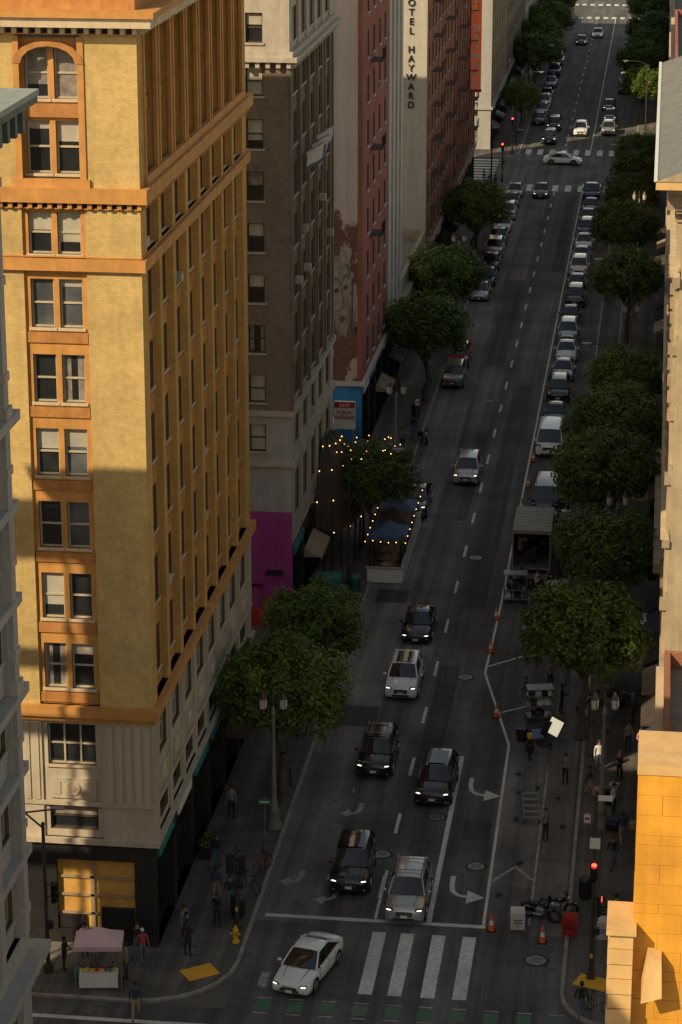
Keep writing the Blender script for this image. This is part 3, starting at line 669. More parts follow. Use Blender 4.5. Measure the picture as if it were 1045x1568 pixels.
# ---------------------------------------------------------------- ground, roads
def sheet(name,x0,x1,y0,y1,z,mat,ny=1):
    mb=MB(); mb.face([(x0,y0,z),(x1,y0,z),(x1,y1,z),(x0,y1,z)],mat); return put(name,mb)
sheet('ground',-2500,2500,-2500,3500,0,m_ground)
mb=MB()
for a,b in((82,97.5),(300,317),(470,486)): mb.face([(-400,a,.004),(400,a,.004),(400,b,.004),(-400,b,.004)],m_asph2)
put('cross_street_road',mb)
sheet('street_road',-17.3,-2.9,-60,900,.008,m_asph)
sheet('concrete_lane_road',-17.3,-14.3,106,299,.012,m_conc)
def block(name,x0,x1,y0,y1,r,zt=.13):
    pts=[]
    for cx,cy,a0 in((x1-r,y0+r,-90),(x1-r,y1-r,0),(x0+r,y1-r,90),(x0+r,y0+r,180)):
        for k in range(7): a=rad(a0+15*k); pts.append((cx+r*math.cos(a),cy+r*math.sin(a)))
    mb=MB(); n=len(pts); inn=[]
    for i,(px,py) in enumerate(pts):
        k=i//7; ccx,ccy=((x1-r,y0+r),(x1-r,y1-r),(x0+r,y1-r),(x0+r,y0+r))[k]; f=(r-.18)/r; inn.append((ccx+(px-ccx)*f,ccy+(py-ccy)*f))
    mb.face([(p[0],p[1],zt) for p in inn],m_walk)
    for i in range(n):
        j=(i+1)%n
        mb.face([(*pts[i],0),(*pts[j],0),(*pts[j],zt-.02),(*pts[i],zt-.02)],m_kerb)
        mb.face([(*pts[i],zt-.02),(*pts[j],zt-.02),(*inn[j],zt),(*inn[i],zt)],m_kerb)
    put(name,mb)
block('sidewalk_pavement',-300,-17.3,97.5,300,4.2); block('sidewalk_pavement',-300,-17.3,317,470,3); block('sidewalk_pavement',-300,-17.3,-60,82,3); block('sidewalk_pavement',-300,-17.3,486,900,3)
block('sidewalk_pavement',-2.9,300,97.5,300,3.); block('sidewalk_pavement',-2.9,300,317,470,3); block('sidewalk_pavement',-2.9,300,-60,82,3); block('sidewalk_pavement',-2.9,300,486,900,3)
mb=MB(); Z=.017
def line(x0,y0,x1,y1,w,mat=m_white,z=Z):
    d=Vector((x1-x0,y1-y0)).normalized(); n=Vector((-d.y,d.x))*w/2
    mb.face([(x0-n.x,y0-n.y,z),(x1-n.x,y1-n.y,z),(x1+n.x,y1+n.y,z),(x0+n.x,y0+n.y,z)],mat)
y=109.
while y<292: line(-11.8,y,-11.8,y+2.4,.17); y+=7.3
y=326.
while y<468: line(-11.8,y,-11.8,y+2.4,.15); y+=7.3
line(-11.75,106.8,-11.75,112,.14,z=Z+.002)
line(-9.25,106.8,-9.25,126.5,.24); line(-6.7,106.8,-6.85,128.4,.14); line(-6.85,128.4,-8.9,139,.14,z=Z+.002); line(-8.9,139,-8.75,150,.14)
line(-8.75,150,-8.6,294,.14,z=Z+.002); line(-8.5,324,-8.5,468,.13)
line(-8.8,140.1,-6.3,142.6,.14); line(-7.6,133,-5.6,134.6,.14); line(-6.3,142.7,-6.2,150,.12,m_white2,Z+.002)
line(-16.9,106.6,-6.6,106.6,.32)
line(-4.6,107,-4.6,126,.12,m_white2); line(-4.7,142,-4.7,292,.1,m_white2)
line(-6.6,111.5,-5.6,113.2,.14,m_white2);line(-5.6,113.2,-4.7,111.8,.14,m_white2,Z+.002)
y=108
while y<124: line(-14.5,y,-14.5,y+.6,.12,m_white2); y+=2.6
for x in(-11.4,-10.1,-8.65,-7.25): line(x,99.5,x,105.5,.62)
for x in(-16.,-14.3): line(x,99.6,x,101.,.4,m_white2)
for i in range(10):
    x=-15.7+1.42*i
    line(x-.32,98.0,x+.32,98.0,.9,m_green); line(x-.32,97.3,x+.32,97.3,.1,m_white2); line(x-.32,98.65,x+.32,98.65,.1,m_white2)
    line(x-.32,95.5,x+.32,95.5,1.,m_green)
for yy in(95.9,92.6): line(-60,yy,-17.5,yy,.3)
for i in range(9): x=-16.3+1.5*i; line(x,294.3,x,298.3,.7,z=Z+.004); line(x,319.5,x,323.5,.7)
for i in range(9): x=-16.3+1.5*i; line(x,466,x,469,.8,z=Z+.004); line(x,487,x,490,.8)
for i in range(8): yy=301.5+1.9*i; line(-24,yy,-19.5,yy,.8)
for i in range(8): yy=301.5+1.9*i; line(-1.,yy,3,yy,.8)
def arrow(x,y,mir=1,mt=m_white,s=1.):
    pts=[(0,2.2),(0,1.2),(.1,.5),(.4,.12),(.85,0)]
    for k,(a,b) in enumerate(zip(pts[:-1],pts[1:])): line(x+a[0]*mir*s,y+a[1]*s,x+b[0]*mir*s,y+b[1]*s,.24,mt,Z+.002+.002*(k%2))
    mb.face([(x+.8*mir*s,y-.7*s,Z+.006),(x+1.65*mir*s,y,Z+.006),(x+.8*mir*s,y+.7*s,Z+.006)],mt)
arrow(-8.5,121.5); arrow(-8.5,109.6)
for cx,cy in((-13.9,108.5),(-13.9,118.4),(-15.8,110.2)):
    arrow(cx,cy,-1,m_white2,.6)
put('road_markings',mb)
mb=MB(); Z2=.0135
for x,y0,y1,w,mt in((-11.,122,140,1.2,m_patch),(-10.4,150,205,1.4,m_patch),(-15.5,130,133,2.2,m_patch),(-13.2,212,245,1.6,m_patch),(-12.6,168,190,.8,m_patch),(-7.75,116,118.2,1.4,m_patch),(-9.8,131.8,134.6,.9,m_patchl),
  (-13.1,141,160,1.9,m_patchl),(-13.2,191,211,1.8,m_patchl),(-10.1,206,240,1.5,m_patchl),(-5.8,111,127,2.2,m_patchl),(-13.3,246,290,1.6,m_patchl),(-13.3,120.5,129,1.7,m_patchl),(-3.75,106,150,1.5,m_patchl),(-15.7,150.5,153,2.,m_patch),(-9.6,250,292,1.2,m_patch),(-15.8,174,181,1.8,m_patchl)):
    z=.0155 if x<-14.4 else Z2
    mb.face([(x-w/2,y0,z),(x+w/2,y0,z),(x+w/2,y1,z),(x-w/2,y1,z)],mt)
put('asphalt_patches_road',mb)
def manhole(x,y,r=.4):
    m=MB(); m.lathe([(r,0),(r,.012),(r*.9,.014),(r*.88,.008),(.02,.01)],(0,0,0),m_steel,18,False); m.lathe([(r*1.35,-.004),(r*1.35,.006)],(0,0,0),m_patch,18,False)
    for a in range(4): m.cb((0,(a-1.5)*.14,.0135),(r*1.3,.03,.01),m_black)
    put('manhole_cover',m,(x,y,.02))
for q in((-10.,138.2),(-4.1,103.6,.45),(-9.9,118.5),(-12.2,113.8),(-7.5,113.),(-11,160),(-12.9,200)): manhole(*q)
def tact(x,y,rz):
    m=MB(); m.cb((0,0,.01),(1.5,1.1,.02),m_yel)
    for i in range(9):
        for j in range(6): m.cb((-.64+i*.16,-.42+j*.17,.025),(.06,.06,.012),m_yel)
    put('tactile_ramp_pad',m,(x,y,.134),rz)
tact(-18.9,100.4,rad(35)); tact(-1.5,101.6,rad(-20)); 
# ---------------------------------------------------------------- trees
def tree_mesh(seed,th=3.2):
    r=random.Random(seed); mb=MB()
    pts=[Vector((0,0,0))]; 
    for i in range(1,5): pts.append(Vector((r.uniform(-.12,.12)*i*.6,r.uniform(-.12,.12)*i*.6,th*i/4)))
    for i in range(4): mb.cyl(pts[i],pts[i+1],.24-.03*i,.21-.03*i,m_bark,9,True,i==0)
    mb.cyl((0,0,0),(0,0,.25),.34,.23,m_bark,9)
    top=pts[-1]; cz=5.6; clumps=[]
    for i in range(108):
        a=2.39996*i+r.uniform(-.25,.25); u=-.85+1.85*(i+.5)/108+r.uniform(-.06,.06); u=min(1,u); q=math.sqrt(max(0,1-u*u)); d=r.uniform(.80,1.0)
        if i%6==0: d*=.6
        d*=1+.12*math.sin(a*3+seed)+.08*math.sin(a*5+2*seed+u*3)
        c=Vector((2.65*q*math.cos(a)*d,2.65*q*math.sin(a)*d,cz+1.9*u*d)); clumps.append((c,r.uniform(.38,.78)))
    for i in range(7):
        a=2*math.pi*i/7+r.uniform(-.3,.3); e=Vector((1.5*math.cos(a),1.5*math.sin(a),cz+r.uniform(-.3,.8))); m=top.lerp(e,.45)+Vector((0,0,-.25))
        mb.cyl(top-Vector((0,0,.3)),m,.13,.085,m_bark,6); mb.cyl(m,e,.085,.03,m_bark,6)
        for k in range(3):
            f=m.lerp(e,.4+.2*k); g=f+Vector((r.uniform(-.9,.9),r.uniform(-.9,.9),r.uniform(.1,.9))); mb.cyl(f,g,.04,.015,m_bark,4)
    vs=[];fs=[]
    for c,R0 in clumps:
        outd=(c-Vector((0,0,cz-.8))).normalized()
        for k in range(118):
            d=Vector((r.gauss(0,1),r.gauss(0,1),r.gauss(0,1))).normalized()
            p=c+d*R0*r.uniform(.6,1.1)
            n=(d*.7+outd*.5+Vector((r.gauss(0,.5),r.gauss(0,.5),r.gauss(0,.5)+.35))).normalized()
            t=n.orthogonal().normalized(); t=(Matrix.Rotation(r.uniform(0,6.28),3,n)@t); b=n.cross(t)
            s=r.uniform(.065,.13)
            i0=len(vs); vs+= [p-t*s*1.3,p+b*s*.65,p+t*s*1.3,p-b*s*.65]; fs.append((i0,i0+1,i0+2,i0+3))
    mb.mesh(vs,fs,m_leaf,False)
    return mb.data('ficus_tree')
TM=[tree_mesh(s) for s in(3,8,15,22)]
trees=[(-17.95,119.4,1.16),(-17.8,131.2,.98),(-17.9,159.7,1.0),(-17.9,198.8,1.28),(-18.2,218.4,1.24),(-18,250.7,1.12),(-18.3,257,.98),(-18.3,372,1.5),(-18,412,1.4),(-18.4,391,1.2),(-18.2,335,.9),
 (-3.0,129.8,1.2),(-2.2,144.8,1.06),(-2.8,160.,1.25),(-2.1,171,1.2),(-1.9,187,1.02),(-2.2,221,1.1),(-2.6,243.5,1.1),(-2.7,262,1.02),(-2.0,277,1.02),(-2.2,289,1.0),(-2.6,363,1.35),(-1.5,399,1.4),(-1.8,180,.9),(-2.6,345,1.),(-2,430,1.4),(-2.2,381,1.1),(-18,440,1.3)]
for i,(x,y,s) in enumerate(trees):
    put('ficus_street_tree',TM[i%4],(x,y,.13),i*1.3,(s,s,min(s,1.15)))
# ---------------------------------------------------------------- vehicles
def wheel(mb,x,y,r,side,w=.22):
    mb.cyl((x-side*w,y,r),(x,y,r),r,r,m_rubber,18); mb.cyl((x-.01*side,y,r),(x+.012*side,y,r),r*.68,r*.66,m_rim,14,False)
    mb.cyl((x,y,r),(x+.016*side,y,r),r*.56,r*.56,m_black,12,False)
    for k in range(5):
        a=2*math.pi*k/5; mb.cyl((x+.015*side,y,r),(x+.015*side,y+r*.6*math.cos(a),r+r*.6*math.sin(a)),.035,.028,m_rim,4,False)
    mb.cyl((x,y,r),(x+.03*side,y,r),.06,.05,m_rim,8,False)
CAR={
 'sedan':dict(st=[(-2.35,.60,.56,.38),(-2.31,.76,.64,.27),(-2.2,.84,.70,.2),(-1.9,.89,.78,.18),(-1.45,.91,.86,.17),(-1.0,.92,.93,.17),(-.2,.925,.94,.17),(.8,.925,.95,.17),(1.5,.91,.98,.17),(2.0,.88,1.0,.19),(2.25,.83,.97,.24),(2.34,.74,.86,.34),(2.37,.66,.72,.42)],
   ws=(-1.1,.93),rf=(-.3,1.42),rr=(.75,1.41),rb=(1.75,.99),wb=.82,wt=.60,wr=.33,ax=(-1.42,1.38)),
 'suv':dict(st=[(-2.38,.66,.74,.40),(-2.34,.80,.84,.30),(-2.22,.89,.93,.24),(-1.9,.93,1.0,.22),(-1.4,.945,1.05,.22),(-1.05,.95,1.09,.22),(-.2,.955,1.10,.22),(.9,.955,1.12,.22),(1.6,.945,1.14,.22),(2.1,.91,1.14,.25),(2.3,.86,1.08,.32),(2.36,.78,.9,.42)],
   ws=(-1.15,1.08),rf=(-.5,1.66),rr=(1.72,1.64),rb=(2.22,1.14),wb=.84,wt=.66,wr=.37,ax=(-1.48,1.42)),
 'pickup':dict(st=[(-2.75,.75,.86,.42),(-2.7,.86,1.0,.34),(-2.5,.95,1.08,.3),(-1.9,.98,1.12,.3),(-1.3,.985,1.15,.3),(-.2,.99,1.15,.3),(.75,.99,1.15,.3)],
   ws=(-1.3,1.14),rf=(-.7,1.80),rr=(.45,1.79),rb=(.72,1.16),wb=.88,wt=.72,wr=.40,ax=(-1.85,1.75)),
 'van':dict(st=[(-2.5,.80,.9,.40),(-2.45,.90,1.05,.32),(-2.3,.97,1.15,.28),(-1.9,.99,1.22,.26),(-1.0,1.0,1.25,.26),(1.0,1.0,1.25,.26),(2.3,.99,1.25,.28),(2.5,.93,1.2,.34)],
   ws=(-2.0,1.2),rf=(-1.15,1.98),rr=(2.38,1.98),rb=(2.48,1.22),wb=.93,wt=.82,wr=.36,ax=(-1.6,1.6)),
}
cache={}
def car(kind,col,rails=False,lit=True,sun=False):
    key=(kind,col,rails,lit,sun)
    if key in cache: return cache[key]
    c=CAR[kind]; pm=PA[col]; mb=MB()
    fr=[0,.07,.3,.58,.84,.965]; secs=[]
    for (y,w,zt,zb) in c['st']:
        L=[(-w+.10,fr[0]),(-w+.015,fr[1]),(-w,fr[2]),(-w+.0,fr[3]),(-w+.03,fr[4]),(-w+.12,fr[5])]
        s=[(x,y,zb+f*(zt-zb)) for x,f in L]+[(-w*.5,y,zt+.012),(0,y,zt+.03),(w*.5,y,zt+.012)]
        s+=[(-x,y,zb+f*(zt-zb)) for x,f in L[::-1]]
        secs.append(s)
    mb.loft(secs,pm,True,True,True)
    w=max(s[1] for s in c['st']); yw,zw=c['ws'];yf,zf=c['rf'];yr,zr=c['rr'];yb,zb=c['rb'];wb=c['wb'];wt=c['wt']
    n=6
    def row(y,z,hw,cr,cy=0): return [((-1+2*i/n)*hw,y-cy*(1-(-1+2*i/n)**2),z+cr*(1-(-1+2*i/n)**2)) for i in range(n+1)]
    mb.loft([row(yw,zw,wb,.02,.10),row((yw+yf)/2,(zw+zf)/2+.015,(wb+wt)/2+.01,.02,.07),row(yf,zf,wt,.03,.04)],m_carglass,True,False,False)
    mb.loft([row(yb,zb,wb-.03,.02,-.06),row(yr,zr,wt,.03,-.02)],m_carglass,True,False,False)
    for sd in(-1,1):
        mb.loft([[(sd*(wb+.02-.0),yw+.02,zw-.02),(sd*(wb+.03),(yw+yb)/2,zw+.01),(sd*(wb-.01),yb,zb-.02)],[(sd*wt,yf,zf-.02),(sd*(wt+.03),(yf+yr)/2,zf-.01),(sd*wt,yr,zr-.02)]],m_carglass,False,False,False)
        mb.cyl((sd*(wb+.005),yw-.03,zw-.02),(sd*(wt+.01),yf,zf),.045,.04,pm,6)
        mb.cyl((sd*(wb-.0),yb+.02,zb-.02),(sd*(wt+.01),yr,zr),.075,.06,pm,6)
        ym=(yf+yr)/2-.05 if kind!='pickup' else yr-.35
        mb.cyl((sd*(wb+.03),ym,zw),(sd*(wt+.03),ym,zf-.02),.035,.035,m_black,6)
        if kind in('suv','van'): mb.cyl((sd*(wb+.02),yr-.55,zw),(sd*(wt+.02),yr-.6,zr),.06,.05,pm,6)
        mb.cyl((sd*(wb+.045),yw+.1,zw+.005),(sd*(wb+.01),yb-.1,zb+.0),.018,.018,m_rim if kind!='pickup' else m_black,4)
        for yy in(yw+.18,ym,min(yr+.15,1.2)): mb.cb((sd*(w+.0),yy,.62),(.012,.014,.62),m_blackm)
        for yy in(ym-.25,ym+.75):
            if yy<yr+.3: mb.cb((sd*(w+.015),yy,zw-.2),(.03,.18,.03),pm if col!='black' else m_rim)
        mb.cb((sd*(w+.09),yw+.22,zw+.08),(.2,.12,.14),pm,0,0,0,.035); mb.cb((sd*(w+.0),yw+.22,zw+.03),(.12,.05,.05),m_black)
        mb.cb((sd*(w-.02),0,.25 if kind=='sedan' else .3),(.06,2.3,.12),m_black)
        for yy in c['ax']:
            rr=c['wr']; pts=[(sd*(w+.004),yy+(rr+.07)*math.cos(a*math.pi/10),rr+(rr+.07)*math.sin(a*math.pi/10)) for a in range(11)]
            mb.face(pts+[(sd*(w+.004),yy-(rr+.07),.2),(sd*(w+.004),yy+(rr+.07),.2)],m_blackm); wheel(mb,sd*(w+.012),yy,rr,sd)
    N=8; rs=[]
    for k in range(N+1):
        t=k/N; y=yf-.03+(yr-yf+.06)*t; z=zf+(zr-zf)*t+.05*math.sin(math.pi*t); hw=wt+.02+.02*math.sin(math.pi*t)
        rs.append([(-hw-.02,y,z-.07),(-hw+.01,y,z-.015),(-hw*.75,y,z+.012),(0,y,z+.03),(hw*.75,y,z+.012),(hw-.01,y,z-.015),(hw+.02,y,z-.07)])
    mb.loft(rs,pm,True,False,True)
    if sun:
        mb.loft([[(-.48,y,zf+.06),(0,y,zf+.085),(.48,y,zf+.06)] for y in(yf+.12,(yf+yr)/2,yr-.4)],m_carglass,True,False,False)
    if rails:
        for sd in(-1,1): mb.cyl((sd*(wt-.03),yf+.2,zf+.12),(sd*(wt-.03),yr-.1,zf+.12),.025,.025,m_steel,6); 
        for yy in(yf+.25,(yf+yr)/2,yr-.15):
            for sd in(-1,1): mb.cyl((sd*(wt-.03),yy,zf+.0),(sd*(wt-.03),yy,zf+.12),.02,.02,m_black,4)
        for yy in(yf+.5,yr-.5): mb.cyl((-wt+.03,yy,zf+.13),(wt-.03,yy,zf+.13),.025,.025,m_steel,6)
    s0=c['st'][0]; fy=s0[0]; zt=s0[2]; s2=c['st'][2]
    mb.cb((0,fy-.0,zt-.10),(s0[1]*1.15,.06,.16 if kind=='sedan' else .24),m_black,0,0,0,.02)
    for k in range(3): mb.cb((0,fy-.035,zt-.04-.05*k),(s0[1]*1.1,.012,.012),m_rim)
    mb.cb((0,fy+.01,s0[3]+.0),(s0[1]*1.5,.08,.11),m_black,0,0,0,.02)
    mb.cb((0,fy-.045,zt-.2),(.32,.015,.13),m_signw)
    for sd in(-1,1):
        hx=s2[1]-.2
        mb.cb((sd*hx,fy+.10,s2[2]-.09),(.36,.16,.11 if kind=='sedan' else .15),m_black,sd*.38,-.12,0,.03)
        mb.cb((sd*hx,fy+.075,s2[2]-.085),(.28,.16,.06 if kind=='sedan' else .08),m_head if lit else m_headoff,sd*.38,-.12,0,.03)
        mb.cb((sd*(s2[1]-.17),fy+.06,.42),(.12,.1,.07),m_headoff,sd*.3,0,0,.02)
        mb.cyl((sd*.5*s2[1],fy+.3,s2[2]+.055),(sd*.62*s2[1],yw-.08,zw+.022),.012,.012,m_blackm,4)
    mb.cyl((-.6,yw-.12,zw+.03),(.0,yw-.09,zw+.05),.012,.012,m_black,4); mb.cyl((0,yw-.12,zw+.03),(.55,yw-.09,zw+.05),.012,.012,m_black,4)
    if kind!='pickup':
        ry=c['st'][-1][0]
        for sd in(-1,1): mb.cb((sd*(.66),ry-.05,c['st'][-2][2]-.05),(.3,.14,.14 if kind=='sedan' else .26),m_tail,-sd*.3,0,0,.03)
        mb.cb((0,ry+.01,.5),(1.1,.05,.1),m_black); mb.cb((0,ry+.02,.72),(.32,.02,.14),m_signw)
    else:
        for sd in(-1,1): mb.cb((sd*.95,1.75,.86),(.09,2.0,.6),pm,0,0,0,.02)
        mb.cb((0,2.76,.86),(1.98,.08,.6),pm,0,0,0,.02); mb.cb((0,1.75,.62),(1.8,2.,.08),m_black); mb.cb((0,.8,.86),(1.8,.06,.6),pm)
        for sd in(-1,1): mb.cb((sd*.9,2.79,.95),(.14,.04,.34),m_tail)
        mb.cb((0,2.85,.5),(1.9,.15,.16),m_rim)
        for sd in(-1,1): mb.cb((sd*.97,1.75,.45),(.06,1.9,.3),pm)
    me=mb.data('vehicle_'+kind+col); cache[key]=me; return me
nm={'sedan':'sedan_car','suv':'suv_car','pickup':'pickup_truck','van':'passenger_van'}
def pc(kind,col,x,y,rz=0,**k): put(nm[kind],car(kind,col,**k),(x,y,.02),rad(rz))
pc('sedan','white',-14.1,101.,-13.5)
pc('suv','silver',-10.35,108.5,0,rails=True); pc('suv','black',-13.3,111.2,1,sun=True); pc('suv','black',-10.2,121.8,-1.5,sun=True)
pc('suv','black',-13.65,125,0,sun=True,rails=True); pc('suv','white',-13.35,136.2,0,sun=True); pc('sedan','black',-13.4,145.4,0); pc('suv','silver',-12.95,178.3,0)
pc('pickup','grey',-16.0,170.2,0)
pc('suv','sand',-16.2,205.5,0,lit=False); pc('suv','red',-16.3,212,0,lit=False)
for k,(y,kd,cl) in enumerate(((238,'sedan','silver'),(244.5,'sedan','blue'),(251.5,'sedan','dark'),(258,'suv','silver'),(264.5,'sedan','grey'),(271,'sedan','white'),(278,'suv','white'),(285,'sedan','dark'),(291,'sedan','silver'))): pc(kd,cl,-16.25+R.uniform(-.1,.1),y,0,lit=False)
pc('sedan','grey',-13.2,291.5,0); pc('sedan','white',-11.6,313,86); pc('suv','dark',-13.9,340,0); pc('suv','black',-14,329,0); pc('suv','white',-10.2,336,0); pc('suv','silver',-6.6,337,0); pc('sedan','grey',-6.7,349,0); pc('sedan','dark',-7,358,0)
for y,kd,cl in((290.5,'pickup','blue'),(283,'sedan','dark'),(276,'sedan','blue'),(269.5,'suv','blue'),(262.5,'sedan','white'),(256,'sedan','silver'),(249.5,'suv','white'),(243,'sedan','silver'),(236,'suv','dark'),(229.2,'sedan','dark'),(222,'suv','silver'),(215.5,'sedan','white'),(208.5,'sedan','silver'),(201.5,'suv','black'),(194.5,'sedan','blue')): pc(kd,cl,-7.3+R.uniform(-.12,.12),y+R.uniform(-.4,.4),R.uniform(-.8,.8),lit=False)
pc('van','white',-7.3,186.2,0,lit=False); pc('van','dark',-6.9,171.5,0,lit=False)
for y in(345,352,360,368,380,392,405): pc(R.choice(['sedan','suv']),R.choice(['white','dark','silver','blue']),-16.2,y,0,lit=False)
for y in(375,383,396,410,420): pc(R.choice(['sedan','suv']),R.choice(['white','dark','grey','silver']),-5.2,y,0,lit=False)
pc('sedan','dark',-13.4,430,0);pc('sedan','white',-11,440,0)
for x,y in((-27,138),(-31,140),(-27,176)): pc('sedan','dark',x,y,90,lit=False)
def boxtruck():
    mb=MB(); w=1.2
    for y in(-2.6,2.2,3.6):
        for sd in(-1,1): wheel(mb,sd*(w-.02),y,.48,sd,.3)
    mb.cb((0,.2,.75),(.9,7.6,.22),m_black); mb.cb((0,-1.0,1.05),(2.4,5.0,.14),m_steel)
    for sd in(-1,1): mb.cb((sd*1.2,-1.,2.35),(.06,5.0,2.5),PA['silver'])
    for k in range(9):
        for sd in(-1,1): mb.cb((sd*1.24,-3.3+k*.58,2.35),(.03,.06,2.45),m_steel)
    mb.cb((0,-1,3.63),(2.46,5.06,.08),m_lgrey); mb.cb((0,1.5,2.35),(2.4,.06,2.5),m_blackm)
    for k in range(8): mb.cb((0,-3.2+k*.62,3.68),(2.4,.05,.03),m_steel)
    mb.cb((0,-3.5,3.5),(2.5,.1,.2),m_steel)
    for sd in(-1,1): mb.cb((sd*1.2,-3.52,2.35),(.1,.1,2.5),m_steel)
    for k in range(12): mb.cb((R.uniform(-.9,.9),R.uniform(-2.6,.8),R.uniform(1.3,1.9)),(R.uniform(.3,.6),R.uniform(.3,.7),R.uniform(.4,1.)),R.choice([m_black,m_black,m_dark,m_awn,m_wood]),0,0,0,.03)
    mb.cb((0,-4.1,.75),(2.2,1.1,.08),m_steel); mb.cb((0,-3.6,.6),(2.3,.12,.2),m_black)
    mb.cb((0,3.2,1.35),(2.2,2.1,1.3),PA['white'],0,0,0,.12); mb.cb((0,2.9,2.25),(2.1,1.5,.8),PA['white'],0,0,0,.15); mb.cb((0,3.68,2.25),(1.85,.06,.6),m_carglass,0,.12)
    for sd in(-1,1): mb.cb((sd*1.06,2.95,2.25),(.02,1.,.5),m_carglass); mb.cb((sd*1.3,3.6,2.1),(.1,.16,.4),m_black); mb.cb((sd*1.1,-3.62,.9),(.16,.05,.16),m_tail)
    return mb
put('box_truck',boxtruck(),(-7.1,158.6,.02))
mb=MB(); L=12.2
mb.cb((0,0,.1),(2.1,L,.2),m_wood)
mb.cb((1.1,0,.5),(.16,L,.95),m_signw,0,0,0,.03); mb.cb((0,-L/2,.5),(2.3,.16,.95),m_signw,0,0,0,.03); mb.cb((0,L/2,.5),(2.3,.16,.95),m_signw,0,0,0,.03)
mb.cb((1.1,0,1.02),(.3,L+.1,.08),m_lgrey,0,0,0,.02); mb.cb((0,-L/2,1.03),(2.5,.3,.08),m_lgrey,0,0,0,.02)
for y in(-5.9,-3,0,3,5.9):
    for x in(-1,1.0): mb.cyl((x,y,.1),(x,y,2.9),.035,.035,m_black,6)
for x in(-1,1.): mb.tube([(x,-5.9,2.85),(x,5.9,2.85)],.03,m_black)
for cy,mt in((-3.6,m_tentb),(-.7,m_fabric),(2.1,m_tentb),(4.9,m_fabric)):
    a=1.25; b=1.3
    mb.loft([[(-a,cy-b,2.75),(a,cy-b,2.75),(a,cy+b,2.75),(-a,cy+b,2.75)],[(-.5,cy-.55,3.05),(.5,cy-.55,3.05),(.5,cy+.55,3.05),(-.5,cy+.55,3.05)],[(-.04,cy-.04,3.45),(.04,cy-.04,3.45),(.04,cy+.04,3.45),(-.04,cy+.04,3.45)]],mt,False,True,False)
    mb.loft([[(-a,cy-b,2.5),(a,cy-b,2.5),(a,cy+b,2.5),(-a,cy+b,2.5)],[(-a,cy-b,2.75),(a,cy-b,2.75),(a,cy+b,2.75),(-a,cy+b,2.75)]],mt,False,True,False)
for y in(-5,-3.6,-2,0,2,4,5.2):
    mb.cyl((0,y,.2),(0,y,.92),.03,.03,m_black,6); mb.cyl((0,y,.92),(0,y,.95),.38,.38,m_wood,12,False)
    for sd in(-1,1):
        mb.cb((sd*.62,y,.62),(.38,.38,.04),m_black); mb.cb((sd*.8,y,.85),(.03,.38,.45),m_black)
        for q in(-.16,.16): mb.cyl((sd*.62+q,y+q,.2),(sd*.62+q,y+q,.62),.015,.015,m_black,4)
for k in range(9):
    y=-5.9+k*1.45
    for x in(-1.3,1.3): mb.sph((x,y,2.7),.035,m_bulb,6,4)
for k in range(4): mb.sph((-.8+.5*k,-5.9,2.78-.1*math.sin(k*.8)),.035,m_bulb,6,4)
put('outdoor_dining_parklet',mb,(-16.45,160.3,.014))
mb=MB()
for k in range(26):
    a=k*.9; r_=1.2+1.6*(k%5)/5; mb.sph((r_*math.cos(a),r_*math.sin(a),7.95-.28*r_*r_*.45+.25*math.sin(k*2.1)),.035,m_bulb,6,4)
    if k: 
        a0=(k-1)*.9; r0=1.2+1.6*((k-1)%5)/5; mb.cyl((r0*math.cos(a0),r0*math.sin(a0),7.95-.126*r0*r0*1.0),(r_*math.cos(a),r_*math.sin(a),7.95-.126*r_*r_),.008,.008,m_black,3)
put('string_lights',mb,(-17.9,159.7,.0))
# ---------------------------------------------------------------- motorcycles / bikes
def moto(col):
    mb=MB()
    for y in(-.7,.7):
        pts=[(0,y+.3*math.cos(a*math.pi/8),.31+.3*math.sin(a*math.pi/8)) for a in range(17)]; mb.tube(pts,.065,m_rubber,6); mb.cyl((-.06,y,.31),(.06,y,.31),.1,.1,m_rim,10)
        for k in range(5): a=2*math.pi*k/5; mb.cyl((0,y,.31),(0,y+.27*math.cos(a),.31+.27*math.sin(a)),.015,.015,m_rim,4)
    mb.cb((0,0,.45),(.3,.5,.36),m_steel,0,0,0,.06); mb.sph((0,-.18,.82),(.17,.32,.15),PA[col]); mb.sph((0,.35,.78),(.16,.38,.09),m_black)
    for sd in(-1,1):
        mb.cyl((sd*.1,-.7,.31),(sd*.12,-.45,.95),.03,.03,m_rim,6); mb.cyl((sd*.08,.7,.31),(sd*.1,.3,.5),.03,.03,m_black,6); mb.cyl((sd*.12,-.45,.95),(sd*.4,-.3,1.05),.02,.025,m_black,6)
        mb.cyl((sd*.17,-.1,.3),(sd*.2,.75,.38),.05,.06,m_rim,8); mb.cb((sd*.27,.55,.6),(.16,.45,.3),PA[col],0,0,0,.05)
    mb.sph((0,-.58,.92),(.1,.1,.11),m_headoff); mb.loft([[(-.2,-.5,1.0),(0,-.56,1.0),(.2,-.5,1.0)],[(-.15,-.38,1.3),(0,-.42,1.32),(.15,-.38,1.3)]],m_carglass,True,False,False)
    mb.cb((0,-.7,.63),(.12,.5,.03),PA[col],0,.1); mb.cb((0,.85,.68),(.14,.3,.04),PA[col],0,-.3); mb.sph((0,.95,.72),.05,m_tail)
    return mb.data('motorcycle')
mo=moto('black'); mo2=moto('white')
put('motorcycle',mo,(-4.1,107.7,.02),rad(70)); put('motorcycle',mo,(-3.4,108.2,.02),rad(95)); put('motorcycle',mo2,(-5.6,168.5,.02),rad(60)); put('motorcycle',mo,(-5.9,166.,.02),rad(110)); put('motorcycle',mo,(-17.,187,.02),rad(20))
